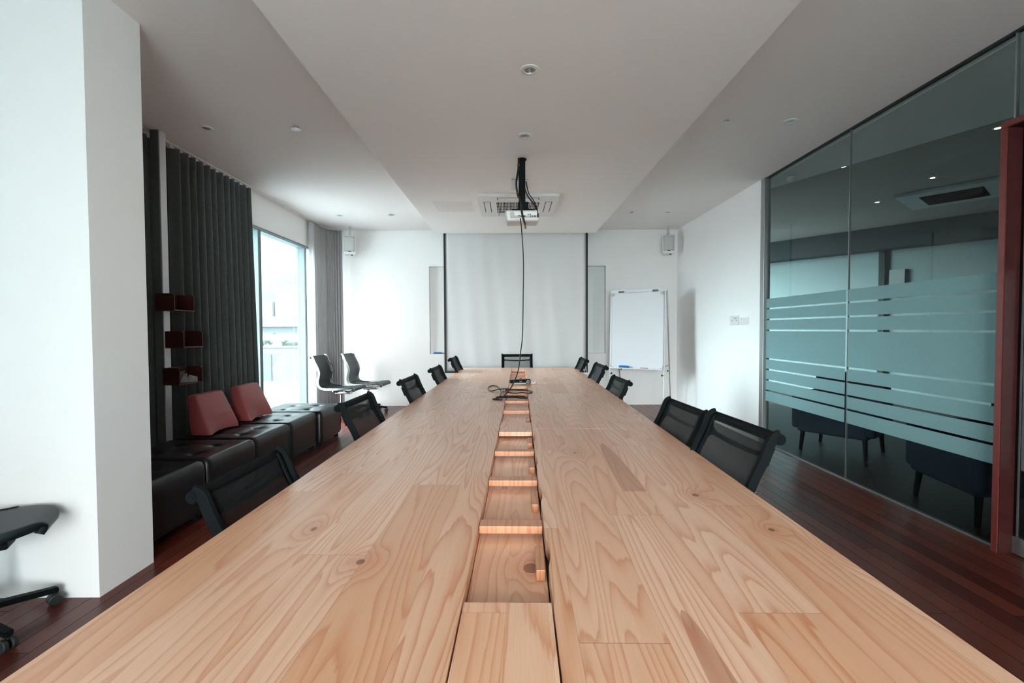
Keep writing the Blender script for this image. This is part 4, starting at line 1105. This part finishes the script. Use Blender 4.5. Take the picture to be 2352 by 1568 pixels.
# ------------------------------------------------------------------ light
def area_portal(y0, y1, z0, z1, front=False):
    l = bpy.data.lights.new('window_portal', 'AREA'); l.shape = 'RECTANGLE'; l.size = y1-y0; l.size_y = z1-z0
    l.cycles.is_portal = True
    o = bpy.data.objects.new('window_portal', l); COL.objects.link(o)
    o.location = (-3.10, (y0+y1)/2, (z0+z1)/2)
    o.rotation_euler = (R(90), 0, R(-90))
    if front: o.location = ((y0+y1)/2, -3.10, (z0+z1)/2); o.rotation_euler = (R(90), 0, 0)
    return o
area_portal(4.2, 7.3, .03, 2.43)
area_portal(-2.8, 1.6, .03, 2.5)
area_portal(-.98, 1.38, .03, 2.5, True)
for k, (x, y) in enumerate(OL):
    l = bpy.data.lights.new('office_spot', 'SPOT'); l.energy = 2.0; l.spot_size = R(110); l.spot_blend = .8; l.color = (.80, .97, 1.0); l.shadow_soft_size = .04
    o = bpy.data.objects.new('office_spot', l); COL.objects.link(o); o.location = (x, y, 2.86)
w_ = bpy.data.worlds.new('overcast'); SC.world = w_; w_.use_nodes = True
nt = w_.node_tree; nt.nodes.clear()
out = nt.nodes.new('ShaderNodeOutputWorld'); bg = nt.nodes.new('ShaderNodeBackground')
tc = nt.nodes.new('ShaderNodeTexCoord'); sp = nt.nodes.new('ShaderNodeSeparateXYZ')
nt.links.new(tc.outputs['Generated'], sp.inputs[0])
up = M2(nt, 'MAXIMUM', sp.outputs[2], 0.0)
vd = nt.nodes.new('ShaderNodeVectorMath'); vd.operation = 'DOT_PRODUCT'
nt.links.new(tc.outputs['Generated'], vd.inputs[0])
sd = Vector((-.95, .16, .30)).normalized(); vd.inputs[1].default_value = sd
gl = M2(nt, 'POWER', M2(nt, 'MAXIMUM', vd.outputs['Value'], 0.0), 11.0)
SKY_H, SKY_Z, SKY_G = .185, 4.6, 12.5
st = M2(nt, 'ADD', M2(nt, 'ADD', SKY_H, M2(nt, 'MULTIPLY', M2(nt, 'MULTIPLY', up, up), SKY_Z)), M2(nt, 'MULTIPLY', gl, SKY_G))
south = M2(nt, 'MAXIMUM', M2(nt, 'MULTIPLY', sp.outputs[1], -1.0), 0.0)     # added sky brightness behind the camera, feeding the fill window
st = M2(nt, 'ADD', st, M2(nt, 'MULTIPLY', M2(nt, 'POWER', south, 5.0), 6.6))
cl = noise(nt, tc.outputs['Generated'], 2.0, 4.0)
st = M2(nt, 'MULTIPLY', st, M2(nt, 'MULTIPLY_ADD', cl, .2, .9))
nt.links.new(mixc(nt, south, (.76, .96, 1.01, 1), (.93, .965, .96, 1)), bg.inputs[0])
nt.links.new(st, bg.inputs[1]); nt.links.new(bg.outputs[0], out.inputs[0])

# ------------------------------------------------------------------ camera
cam = bpy.data.cameras.new('camera'); cam.sensor_width = 36.0; cam.lens = 36.0*1045/2352; cam.clip_start = .02; cam.clip_end = 2000
co = bpy.data.objects.new('camera', cam); COL.objects.link(co)
co.location = (0, 0, 1.25)
rot = Matrix.Rotation(R(-.22), 4, 'Z') @ Matrix.Rotation(R(90-1.59), 4, 'X') @ Matrix.Rotation(R(-.25), 4, 'Z')
co.rotation_euler = rot.to_euler()
SC.camera = co
vs = SC.view_settings
vs.view_transform = 'Standard'; vs.look = 'None'; vs.exposure = 2.36; vs.gamma = 1.0; vs.use_curve_mapping = False
SC.cycles.use_denoising = True
SC.cycles.max_bounces = 9; SC.cycles.diffuse_bounces = 6; SC.cycles.glossy_bounces = 4; SC.cycles.transparent_max_bounces = 16
SC.cycles.transmission_bounces = 4
SC.cycles.caustics_reflective = False; SC.cycles.caustics_refractive = False
SC.cycles.sample_clamp_indirect = 6.0
